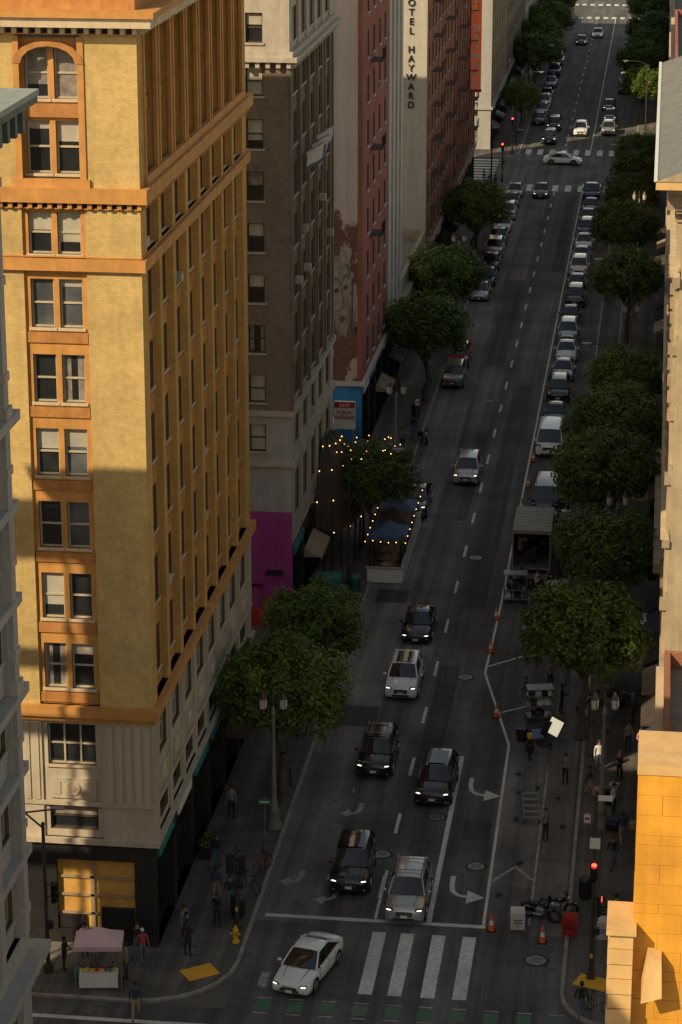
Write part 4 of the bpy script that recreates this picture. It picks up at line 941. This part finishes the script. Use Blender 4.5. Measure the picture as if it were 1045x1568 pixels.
def bicycle(col):
    mb=MB()
    for y in(-.52,.52): mb.tube([(0,y+.33*math.cos(a*math.pi/9),.34+.33*math.sin(a*math.pi/9)) for a in range(19)],.022,m_rubber,5); [mb.cyl((0,y,.34),(0,y+.32*math.cos(a),.34+.32*math.sin(a)),.005,.005,m_rim,3) for a in(0,.8,1.6,2.4,3.2,4,4.8,5.6)]
    for a,b in(((0,-.52,.34),(0,-.38,.95)),((0,-.4,.82),(0,.02,.32)),((0,-.4,.84),(0,.18,.82)),((0,.02,.32),(0,.22,.95)),((0,.52,.34),(0,.18,.8)),((0,.52,.34),(0,.02,.32)),((-.26,-.36,1.),(.26,-.36,1.))): mb.cyl(a,b,.018,.018,PA[col],6)
    mb.sph((0,.22,.97),(.07,.14,.04),m_black); mb.cyl((-.12,.02,.25),(.12,.02,.4),.012,.012,m_steel,4)
    return mb.data('bicycle')
bk=bicycle('red'); bk2=bicycle('grey')
put('bicycle',bk2,(-1.2,98.9,.13),rad(60)); put('bicycle',bk2,(-17.8,112.2,.13),rad(20)); put('bicycle',bk,(-17.7,110.9,.13),rad(-25)); put('bicycle',bk2,(-18,108.7,.13),rad(50)); put('bicycle',bk,(-17.7,182,.13),rad(30)); put('bicycle',bk2,(-17.9,121.8,.13),rad(10))
# ---------------------------------------------------------------- people
def seg_d(p,a,b):
    ab=b-a; t=max(0,min(1,(p-a).dot(ab)/max(ab.length_squared,1e-9))); return (p-(a+ab*t)).length
def person(pose,shirt,pants,skin=None,hair=None,cap=None,seed=0):
    skin=skin or m_skin; hair=hair or m_hair
    J={'pel':(0,0,.95,.15,.115),'spi':(0,0,1.12,.135,.10),'che':(0,-.01,1.32,.165,.115),'nek':(0,.0,1.475,.062,.062),'hdb':(0,-.02,1.56,.075,.085),'hdt':(0,-.015,1.68,.08,.09)}
    def limb(side,arm,leg):
        s=side; n='L' if s<0 else 'R'
        J['sh'+n]=(s*.185,0,1.415,.065,.065); J['el'+n]=(s*arm[0][0],arm[0][1],arm[0][2],.045,.045); J['wr'+n]=(s*arm[1][0],arm[1][1],arm[1][2],.03,.03); J['ha'+n]=(s*arm[2][0],arm[2][1],arm[2][2],.035,.022)
        J['hi'+n]=(s*.095,0,.88,.095,.1); J['kn'+n]=(s*.11,leg[0],leg[1],.062,.062); J['an'+n]=(s*.115,leg[2],leg[3],.042,.042); J['to'+n]=(s*.13,leg[2]-.17,leg[3]-.055,.04,.03)
    down=lambda y:((.235,y*.4+.03,1.14),(.25,y-.04,.90),(.25,y-.07,.81))
    if pose=='walk': limb(-1,down(.2),(-.17,.52,-.25,.09)); limb(1,down(-.2),(.04,.5,.30,.14))
    elif pose=='stand': limb(-1,down(0),(-.02,.5,.01,.09)); limb(1,down(.03),(0,.5,.02,.09))
    elif pose=='hold': limb(-1,((.23,-.03,1.15),(.12,-.27,1.16),(.07,-.34,1.18)),(-.02,.5,.01,.09)); limb(1,((.23,-.05,1.15),(.13,-.25,1.08),(.09,-.33,1.08)),(.05,.5,.1,.09))
    elif pose=='point': limb(-1,((.30,-.2,1.38),(.33,-.45,1.42),(.34,-.53,1.43)),(-.02,.5,.01,.09)); limb(1,down(.05),(.05,.5,.1,.09))
    bones=[('pel','spi'),('spi','che'),('che','nek'),('nek','hdb'),('hdb','hdt')]
    for n in'LR': bones+=[('che','sh'+n),('sh'+n,'el'+n),('el'+n,'wr'+n),('wr'+n,'ha'+n),('pel','hi'+n),('hi'+n,'kn'+n),('kn'+n,'an'+n),('an'+n,'to'+n)]
    keys=list(J); idx={k:i for i,k in enumerate(keys)}
    me=bpy.data.meshes.new('sk'); me.from_pydata([J[k][:3] for k in keys],[(idx[a],idx[b]) for a,b in bones],[])
    ob=bpy.data.objects.new('sk',me); scene.collection.objects.link(ob)
    ob.modifiers.new('s','SKIN'); sv=me.skin_vertices[0].data
    for k in keys: sv[idx[k]].radius=J[k][3:5]; sv[idx[k]].use_root=(k=='pel')
    m=ob.modifiers.new('d','SUBSURF'); m.levels=1
    dg=bpy.context.evaluated_depsgraph_get(); ev=ob.evaluated_get(dg); em=ev.to_mesh()
    vs=[v.co.copy() for v in em.vertices]; fs=[tuple(p.vertices) for p in em.polygons]; ev.to_mesh_clear(); bpy.data.objects.remove(ob)
    V={k:Vector(J[k][:3]) for k in keys}; mb=MB(); grp={}
    for f in fs:
        c=sum((vs[i] for i in f),Vector())/len(f); best=min(bones,key=lambda b:seg_d(c,V[b[0]],V[b[1]]))
        k=best[1][:2]
        mt=shirt
        if k in('kn','an') or (k=='hi') : mt=pants
        if best==('pel','spi') and c.z<.98: mt=pants
        if k=='to': mt=m_black
        if k=='ha' or k=='hd' : mt=skin
        if best[1] in('hdb','hdt'): mt=skin
        if k=='an' and c.z<.12: mt=m_black
        grp.setdefault(mt,[]).append(f)
    for mt,ff in grp.items(): mb.mesh(vs,ff,mt,True)
    mb.sph((0,.0,1.69),(.088,.102,.085),cap or hair,12,8); mb.sph((0,.035,1.64),(.083,.075,.1),hair,10,6)
    if cap: mb.cb((0,-.12,1.69),(.13,.11,.015),cap)
    mb.cb((0,-.118,1.61),(.024,.03,.04),skin,0,0,0,.008)
    for sd in(-1,1): mb.sph((sd*.032,-.098,1.635),.012,m_blackm,6,4); mb.sph((sd*.085,-.01,1.615),(.012,.02,.032),skin,6,4)
    mb.cb((0,-.105,1.565),(.045,.012,.01),m_redbr)
    for n,s in(('L',-1),('R',1)):
        h=V['ha'+n]; d=(h-V['wr'+n]).normalized(); sidev=d.cross(Vector((s,0,0))).normalized()
        for i,(off,ln) in enumerate(((-.026,.065),(-.009,.078),(.009,.074),(.026,.058))):
            a=h+sidev*off+d*.02; b=a+d*ln*.55; c=b+d*ln*.4+Vector((-s*.018,0,0)); mb.cyl(a,b,.0095,.009,skin,5); mb.cyl(b,c,.009,.007,skin,5)
        a=h-sidev*.025-d*.02; mb.cyl(a,a-sidev*.03+d*.035,.011,.009,skin,5)
    return mb.data('person')
def cl(n,c): return M('cloth_'+n,c,.9,var=.15,scale=8)
C={'black':cl('black',(.025,.025,.027)),'navy':cl('navy',(.04,.055,.10)),'white':cl('white',(.6,.59,.57)),'grey':cl('grey',(.2,.2,.21)),'red':cl('red',(.38,.07,.05)),'denim':cl('denim',(.09,.14,.23)),'green':cl('hi_vis',(.25,.75,.08)),'tan':cl('tan',(.32,.24,.15)),'pink':cl('pink',(.5,.25,.25))}
PM=[person('walk',C['black'],C['denim']),person('walk',C['red'],C['denim'],m_skin2,cap=C['white']),person('stand',C['grey'],C['black']),person('hold',C['black'],C['black'],m_skin2),person('stand',C['white'],C['navy'],cap=C['black']),person('point',C['green'],C['navy']),person('walk',C['navy'],C['tan'],m_skin2),person('hold',C['pink'],C['grey'])]
for i,x,y,rz in((1,-21.6,101.0,30),(0,-21.9,101.4,-20),(2,-20.1,103.3,60),(0,-19.9,102.7,110),(3,-19.7,101.9,140),(6,-20.9,96.,10),(3,-24.9,99.8,80),(6,-22.6,100.8,-60),(7,-23.6,99.9,0),(0,-18.6,106.8,20),(0,-1.9,98.2,190),(5,-.6,106.8,100),(4,-24.3,101.2,40),(2,-22.0,99.3,-70),(3,-18.9,104.9,-20),(6,-19.4,107.6,190),(2,-18.6,109.6,80),
  (4,-1.0,119.6,60),(3,-.8,124,-40),(2,-.4,128,20),(0,-1.3,133,150),(7,.3,127,0),(3,-7.6,153.2,20),(4,-6.6,153,60),(2,-8.2,151.5,120),(0,-6.9,151.,200),(3,-5.3,156,30),(4,-5.0,160,60),(6,-5.4,149.,80),(5,-5.7,170,30),(2,-5.,136.8,20),(3,-4.2,133.2,100),(0,-4.1,138,10),(3,-5.6,126.5,60),(2,-3.6,123.4,-30),(6,-2.3,121.8,80),(0,-6.3,134.4,-90),(0,-.9,113.4,10),(6,-.5,116.2,200),(2,-4.3,116.4,40),(3,-.2,131.2,80),(4,-1.9,125.1,10),(0,-2.6,132,60),
  (2,-18.4,184.5,30),(0,-17.9,188,20),(4,-18.2,166,10),(3,-19.2,148,30),(0,-20,150,200),(6,-19,224,30),(0,-19.5,228,10),(2,-18.8,296,10),(4,-19.6,298,30),(6,-20.2,297,90),(0,-20.,111,170),(2,-20.2,116.8,0),(1,-19.4,172,30),(3,-17.9,163.8,90),(4,-2.2,140,30),(2,-1.5,152,100),(6,-1.3,206,10),(0,-1.5,236,180)):
    z=.13 if (x<-17.3 or x>-2.9) and y>97.5 else .02
    put('pedestrian',PM[i],(x,y,z),rad(rz),R.uniform(.96,1.06))
# ---------------------------------------------------------------- street furniture
def ornate(h=7.3,heads=2):
    mb=MB(); mb.lathe([(.38,0),(.4,.25),(.3,.35),(.26,.9),(.3,1.0),(.17,1.15),(.13,2.2),(.16,2.3),(.11,2.4),(.085,h-1.2),(.15,h-1.1),(.09,h-1.),(.07,h-.7)],(0,0,0),m_conc2,12)
    for sd in(-1,1):
        mb.tube([(0,0,h-1.1),(sd*.3,0,h-1.25),(sd*.5,0,h-1.0),(sd*.5,0,h-.85)],.04,m_bronze)
        mb.lathe([(.08,-.05),(.17,0),(.2,.12),(.21,.5),(.13,.62),(.05,.68),(.03,.8)],(sd*.5,0,h-.85),m_lampg,8,False)
        mb.lathe([(.23,.5),(.14,.66),(.03,.86)],(sd*.5,0,h-.85),m_bronze,8,False)
        for k in range(4): a=k*math.pi/2+.4; mb.cyl((sd*.5+.2*math.cos(a),.2*math.sin(a),h-.8),(sd*.5+.22*math.cos(a),.22*math.sin(a),h-.35),.015,.015,m_bronze,4)
    mb.lathe([(.06,0),(.1,.3),(.02,.8)],(0,0,h-.75),m_bronze,8)
    return mb.data('ornate_street_lamp')
om=ornate()
for x,y in((-17.9,116),(-18.1,177),(-1.6,118),(-18,232),(-1.7,205),(-1.7,255),(-18,345),(-1.7,152)): put('ornate_street_lamp',om,(x,y,.13),rad(7))
def cobra(h=9,arm=2.8,sd=1):
    mb=MB(); mb.cyl((0,0,0),(0,0,h-.4),.11,.07,m_bronze,10); mb.cb((0,0,.15),(.4,.4,.3),m_bronze,0,0,0,.03)
    mb.tube([(0,0,h-.5),(sd*.4,0,h-.15),(sd*1.2,0,h+.02),(sd*arm,0,h+.08)],.045,m_bronze); mb.cb((sd*(arm+.3),0,h+.08),(.75,.28,.14),m_steel,0,0,0,.05); mb.sph((sd*(arm+.32),0,h),(.22,.12,.08),m_lampg,8,5); return mb.data('street_lamp')
cm=cobra(); cm2=cobra(9,2.6,-1)
for x,y in((-18.7,153.5),(-18.3,281),(-18.3,328),(-18.2,355)): put('cobra_head_street_lamp',cm,(x,y,.13))
for x,y in((-1.8,183),(-1.8,213),(-1.8,272),(-1.8,340)): put('cobra_head_street_lamp',cm2,(x,y,.13))
def head(mb,x,y,z,rz,red):
    Mx=Matrix.Translation((x,y,z))@Matrix.Rotation(rz,4,'Z')
    mb.cb((x,y,z),(.34,.22,1.0),m_black,rz,0,0,.04)
    for k,zz in enumerate((.32,0,-.32)):
        a=Mx@Vector((0,-.1,zz)); b=Mx@Vector((0,-.14,zz)); c=Mx@Vector((0,-.34,zz+.02)); mb.cyl(a,b,.12,.12,(m_sig if (k==0 and red) else m_dark),12,False); mb.cyl(b,c,.135,.135,m_black,12,False,False)
def signal(h,zs,red=True,rz=0,arm=0):
    mb=MB(); mb.cyl((0,0,0),(0,0,h),.1,.075,m_bronze,10); mb.cb((0,0,.2),(.36,.36,.4),m_bronze,0,0,0,.04); mb.sph((0,0,h),.1,m_bronze,8,5)
    for z,dx,r in zs: mb.cyl((0,0,z+.3),(dx,0,z+.3),.03,.03,m_black,5); mb.cyl((0,0,z-.3),(dx,0,z-.3),.03,.03,m_black,5); head(mb,dx,-.05,z,r,red)
    mb.cb((.18,-.12,2.4),(.3,.25,.35),m_black,0,0,0,.03); mb.cb((0,-.13,1.15),(.12,.1,.2),m_hyd,0,0,0,.02)
    if arm: mb.tube([(0,0,h-.2),(-.8,0,h+.5),(-arm,0,h+.8)],.045,m_bronze); mb.cb((-arm-.2,0,h+.8),(.6,.24,.12),m_steel,0,0,0,.04)
    return mb
s=signal(9,[(5.3,.0,0),(3.6,.25,math.pi/2)],True); s.cb((.0,-.12,6.6),(.45,.03,.5),m_signw); s.cb((.35,0,8.7),(.7,.04,.25),m_signw); put('traffic_signal',s,(-1.6,102,.13))
s=signal(4.4,[(3.4,-.3,math.pi),(3.4,.3,-math.pi/2)],False); put('traffic_signal',s,(-17.9,104.6,.13))
s=signal(7.2,[(4.0,.45,0)],False,arm=-.9); put('traffic_signal',s,(-25.6,99.6,.13))
s=signal(6,[(4.2,.0,0)],True); put('traffic_signal',s,(-18.2,299,.13)); put('traffic_signal',s.data('ts'),(-1.9,298,.13)); put('traffic_signal',s.data('ts'),(-18.2,318.5,.13))
def signpost(h,panels):
    mb=MB(); mb.cyl((0,0,0),(0,0,h),.035,.035,m_steel,8)
    for z,w,hh,mt in panels: mb.cb((0,-.05,z),(w,.02,hh),mt); mb.cb((0,-.062,z),(w*.7,.006,hh*.25),m_signw if mt is not m_signw else m_red)
    return mb
put('street_name_sign',signpost(3.,[(2.75,.65,.3,m_signg)]),(-17.9,113.,.13)); put('parking_sign',signpost(2.6,[(2.3,.32,.48,m_signw)]),(-17.9,141,.13)); put('parking_sign',signpost(2.6,[(2.3,.32,.48,m_signw)]),(-2.2,114,.13))
for y in(190,214,240,262): put('parking_sign',signpost(2.6,[(2.3,.32,.48,m_signw)]),(-17.8,y,.13))
mb=MB(); mb.lathe([(.2,0),(.2,.06),(.13,.09),(.12,.5),(.16,.53),(.16,.57),(.13,.6),(.11,.7),(.05,.78),(.04,.83)],(0,0,0),m_hyd,12)
for a in(0,math.pi/2,math.pi): mb.cyl((0,0,.4),(.2*math.cos(a),-.2*math.sin(a),.4),.06,.06,m_hyd,8); mb.cyl((.18*math.cos(a),-.18*math.sin(a),.4),(.22*math.cos(a),-.22*math.sin(a),.4),.075,.075,m_hyd,6)
hy=mb.data('hydrant'); put('fire_hydrant',hy,(-17.8,103.5,.13),0,1.0); put('fire_hydrant',hy,(-1.9,100.,.13))
mb=MB(); mb.cb((0,0,.02),(.38,.38,.04),m_blackm,0,0,0,.01); mb.lathe([(.15,.04),(.105,.28)],(0,0,0),m_cone,12); mb.lathe([(.106,.28),(.075,.48)],(0,0,0),m_signw,12); mb.lathe([(.074,.48),(.035,.74),(.01,.75)],(0,0,0),m_cone,12)
cn=mb.data('cone')
for x,y in((-6.3,106.3),(-3.9,105.4),(-7.8,132.3),(-8.8,142.4),(-8.85,148.2),(-8.4,176.4),(-8.4,183),(-8.6,171),(-8.7,164),(-5.1,168)): put('traffic_cone',cn,(x,y,.015),0,1.1)
def aframe(mt):
    mb=MB()
    for s in(-1,1): mb.cb((0,s*.18,.52),(.66,.03,1.06),mt,0,-s*.3); mb.cb((0,s*.205,.62),(.5,.012,.45),m_signw if mt is not m_signw else m_signb,0,-s*.3)
    for k in range(3): mb.cb((0,-.235,.45+k*.14),(.42,.01,.04),m_blackm,0,.3)
    mb.cb((0,0,.3),(.1,.4,.03),m_steel); return mb
put('sandwich_board_sign',aframe(m_signw),(-5.1,106.5,.02),rad(5)); put('sandwich_board_sign',aframe(m_red),(-2.7,106.,.13),rad(-10)); put('sandwich_board_sign',aframe(m_signw),(-1.1,105.8,.13),rad(-5))
mb=MB()
for x in(-1,1):
    for y in(-.75,.75): mb.cyl((x,y,0),(x,y,2.15),.025,.025,m_steel,6)
ap=(0,0,2.75)
cs=[(-1.05,-.8,2.15),(1.05,-.8,2.15),(1.05,.8,2.15),(-1.05,.8,2.15)]
for i in range(4):
    a=Vector(cs[i]);b=Vector(cs[(i+1)%4]);mid=(a+b)/2; t=Vector(ap); mb.mesh([a,mid,b,(t+a)/2-Vector((0,0,.06)),t,(t+b)/2-Vector((0,0,.06))],[(0,1,4,3),(1,2,5,4)],m_pink,True)
    mb.face([a,b,b-Vector((0,0,.22)),a-Vector((0,0,.22))],m_pink)
mb.cb((0,-.5,.78),(1.7,.6,.05),m_signw); mb.loft([[(-.85,-.81,.78),(.85,-.81,.78)],[(-.85,-.84,.2),(.85,-.84,.2)]],m_signw,False,False,False)
for k in range(8): mb.cb((-.7+k*.2,-.5+.1*(k%2),.88),(.12,.12,.14),R.choice([m_red,m_teal,m_yel,m_signw]),k)
for k in range(4): mb.cb((-1+k*.5,.5,.25),(.4,.35,.4),R.choice([m_black,m_teal,m_dark]),0,0,0,.03)
put('pink_canopy_stall',mb,(-23.1,98.9,.13),rad(8))
# film equipment
mb=MB()
for a in(0,2.1,4.2): mb.cyl((0,0,.9),(.6*math.cos(a),.6*math.sin(a),0),.02,.02,m_steel,5)
mb.cyl((0,0,.5),(0,0,2.3),.03,.02,m_steel,6); mb.cb((0,0,2.7),(.85,.10,.95),m_black,rad(-38),rad(-25),rad(14)); mb.cb((-.035,-.08,2.69),(.74,.04,.84),m_film,rad(-38),rad(-25),rad(14))
for s in(-1,1): mb.cb((s*.5,-.22,2.7),(.05,.4,.8),m_black,rad(-38+s*35),rad(-25),0)
mb.cb((-.5,.3,1.6),(.7,.5,.08),m_black,.4,.5); mb.cb((-.9,.2,2.2),(.6,.05,.5),m_signb,.3,-.4); mb.cb((-1.2,.6,1.9),(.4,.3,.3),m_yel,.3,0,0,.04)
put('film_light_stand',mb,(-4.25,124.8,.02),rad(8))
def cart(n=3):
    mb=MB()
    for x in(-.7,.7):
        for y in(-.4,.4): mb.cyl((x,y,.15),(x,y,1.9),.025,.025,m_steel,6); mb.cyl((x-.03,y,.09),(x+.03,y,.09),.09,.09,m_rubber,10)
    for k in range(n): mb.cb((0,0,.3+k*.6),(1.45,.85,.04),m_steel)
    for k in range(10): mb.cb((R.uniform(-.5,.5),R.uniform(-.2,.2),.45+.6*(k%n)+.05),(.35,.4,.3),R.choice([m_black,m_black,m_lgrey,m_awn,m_signw]),R.uniform(-.3,.3),0,0,.02)
    mb.cb((0,0,1.95),(1.5,.9,.05),m_steel); return mb
put('equipment_cart',cart(),(-5.4,132.2,.02),rad(12)); put('equipment_cart',cart(2),(-5.2,150,.02),rad(30)); put('equipment_cart',cart(2),(-7.9,151.6,.02),rad(5))
mb=MB()
for k in range(9): mb.cb((0,-1.5+.38*k,.35+.12*(k%2)),(.75,.14,.05),m_steel,rad(4*(k%3-1))); 
for x in(-.4,.4): mb.cb((x,0,.28),(.05,3.2,.07),m_steel); [mb.cyl((x-.03,y,.1),(x+.03,y,.1),.1,.1,m_rubber,10) for y in(-1.4,1.4)]
mb.cyl((-.3,1.3,.3),(-.3,1.3,2.),.025,.025,m_steel,5); mb.cyl((.3,1.3,.3),(.3,1.3,2.2),.025,.025,m_steel,5)
put('rolling_ladder_cart',mb,(-5.2,119.8,.02),rad(5))
def cstand(h,flag):
    mb=MB()
    for a in(.3,2.4,4.5): mb.tube([(0,0,.35),(.25*math.cos(a),.25*math.sin(a),.3),(.5*math.cos(a),.5*math.sin(a),.02)],.015,m_steel,4)
    mb.cyl((0,0,.2),(0,0,h),.018,.013,m_steel,5); mb.cyl((-.2,0,h-.1),(.8,.1,h+.1),.01,.01,m_steel,4)
    if flag: mb.cb((.6,.1,h-.15),(.45,.02,.5),m_blackm,.2)
    mb.cb((0,0,.1),(.3,.2,.12),m_awn,.5,0,0,.04); return mb
for i,(x,y,h,f) in enumerate(((-6.0,122,1.6,0),(-5.9,118.6,1.5,0),(-3.9,121.5,1.9,0),(-5.4,113.5,1.2,0),(-4.6,128,2.2,1),(-3.5,118,1.6,0),(-2.4,127,3.2,1),(-1.6,130.5,3.,0),(-3.2,134.5,2.6,1),(-6.2,109.9,1.1,0),(-2.2,136.5,2.7,1),(-6.1,124.3,1.8,1),(-5.0,122.6,2.4,0))): put('c_stand',cstand(h,f),(x,y,.02 if x<-2.9 else .13),i*1.1)
def cases(n):
    mb=MB()
    for k in range(n): mb.cb((R.uniform(-.9,.9),R.uniform(-.6,.6),.2+.4*(k%2)),(R.uniform(.4,.8),R.uniform(.35,.5),.38),R.choice([m_black,m_dark,m_lgrey,m_awn,m_wood]),R.uniform(-.4,.4),0,0,.03)
    return mb
for x,y in((-1.2,121.5),(-.2,117.6),(-5.4,129.2),(-1.,134.8),(-6.2,146.5)): put('stacked_equipment_cases',cases(6),(x,y,.13 if x>-2.9 else .02))
def tent(col,s=1.):
    mb=MB()
    for x in(-1.4,1.4):
        for y in(-1.4,1.4): mb.cyl((x,y,0),(x,y,2.3),.03,.03,m_steel,6)
    mb.loft([[(-1.5,-1.5,2.3),(1.5,-1.5,2.3),(1.5,1.5,2.3),(-1.5,1.5,2.3)],[(-.6,-.6,2.75),(.6,-.6,2.75),(.6,.6,2.75),(-.6,.6,2.75)],[(-.05,-.05,3.),(.05,-.05,3.),(.05,.05,3.),(-.05,.05,3.)]],col,False,True,False)
    mb.loft([[(-1.5,-1.5,2.0),(1.5,-1.5,2.0),(1.5,1.5,2.0),(-1.5,1.5,2.0)],[(-1.5,-1.5,2.3),(1.5,-1.5,2.3),(1.5,1.5,2.3),(-1.5,1.5,2.3)]],col,False,True,False); return mb
put('crew_tent',tent(m_signw),(-.4,142.,.13),rad(5)); put('crew_tent',tent(m_tan),(-.2,136.2,.13),rad(-8))
def umb(col):
    mb=MB(); mb.cyl((0,0,0),(0,0,2.4),.025,.025,m_steel,6); n=8
    for k in range(n):
        a=2*math.pi*k/n;b=2*math.pi*(k+1)/n; mb.face([(0,0,2.55),(1.1*math.cos(a),1.1*math.sin(a),2.15),(1.1*math.cos(b),1.1*math.sin(b),2.15)],col)
    mb.lathe([(.3,0),(.3,.05),(.05,.1)],(0,0,0),m_black,10); mb.lathe([(.4,.7),(.4,.73)],(0,0,0),m_wood,12,False); return mb
put('patio_umbrella',umb(m_wood),(-.4,168,.13)); put('patio_umbrella',umb(m_wood),(-19.5,226,.13))
def bin_(col):
    mb=MB(); mb.lathe([(.26,0),(.3,.05),(.32,.95),(.34,1.),(.2,1.1)],(0,0,0),col,12); [mb.cb((.315*math.cos(a*.52),.315*math.sin(a*.52),.5),(.02,.05,.8),m_black,a*.52) for a in range(12)]; return mb
for x,y,c in((-18.1,106.,m_bronze),(-18.2,128,m_teal),(-2.1,110,m_bronze),(-18.1,152,m_teal),(-18.3,194,m_bronze)): put('litter_bin',bin_(c),(x,y,.13))
def planter():
    mb=MB(); mb.cb((0,0,.3),(1.2,.5,.6),m_dark,0,0,0,.03)
    for k in range(260): 
        p=Vector((R.gauss(0,.3),R.gauss(0,.14),.65+abs(R.gauss(0,.18)))); t=Vector((R.gauss(0,1),R.gauss(0,1),R.gauss(0,1))).normalized()*.09; b=t.orthogonal().normalized()*.05; mb.face([p-t,p+b,p+t,p-b],m_leaf)
    return mb
pl=planter().data('planter')
for x,y in((-20.6,148),(-20.6,151),(-20.6,168),(-20.8,203),(.6,150),(.6,157),(.6,171),(-20.7,112.5)): put('sidewalk_planter',pl,(x,y,.13),rad(90))
mb=MB(); mb.cb((0,0,.55),(1.6,1.2,1.0),m_teal,0,0,0,.05); mb.cb((0,0,1.1),(1.65,1.25,.1),m_teal,0,.06,0,.02); [mb.cb((-.6+.3*k,-.61,.55),(.05,.03,.85),m_teal) for k in range(5)]; put('dumpster',mb,(-19.8,151.6,.13),rad(3))
# ---------------------------------------------------------------- light, sky, camera
AZ=rad(40); EL=rad(37)
w=bpy.data.worlds.new("World"); scene.world=w; w.use_nodes=True; nt=w.node_tree; bg=nt.nodes['Background']
sky=nt.nodes.new('ShaderNodeTexSky'); sky.sky_type='NISHITA'; sky.sun_disc=False; sky.sun_elevation=EL; sky.sun_rotation=math.pi+AZ; sky.dust_density=.4; sky.air_density=1.
mx=nt.nodes.new('ShaderNodeMix'); mx.data_type='RGBA'; mx.blend_type='MULTIPLY'; mx.inputs[0].default_value=1; mx.inputs[7].default_value=(1.38,1.0,.66,1)
nt.links.new(sky.outputs[0],mx.inputs[6]); nt.links.new(mx.outputs[2],bg.inputs[0]); bg.inputs[1].default_value=.14
sl=bpy.data.lights.new('sun','SUN'); sl.energy=5.; sl.angle=rad(.5); sl.color=(1,.81,.53); so=bpy.data.objects.new('sun',sl); scene.collection.objects.link(so)
d=Vector((-math.sin(AZ)*math.cos(EL),-math.cos(AZ)*math.cos(EL),math.sin(EL))); so.rotation_euler=d.to_track_quat('Z','Y').to_euler(); so.location=(-100,-100,120)
cam=bpy.data.cameras.new('camera'); co=bpy.data.objects.new('camera',cam); scene.collection.objects.link(co); co.location=(0,0,54); co.rotation_euler=(rad(90-17.6),0,rad(7.13))
cam.sensor_fit='HORIZONTAL'; cam.sensor_width=24; cam.lens=89.6; cam.clip_end=6000; cam.clip_start=.5; scene.camera=co
scene.view_settings.view_transform='Standard'; scene.view_settings.look='None'; scene.view_settings.exposure=0
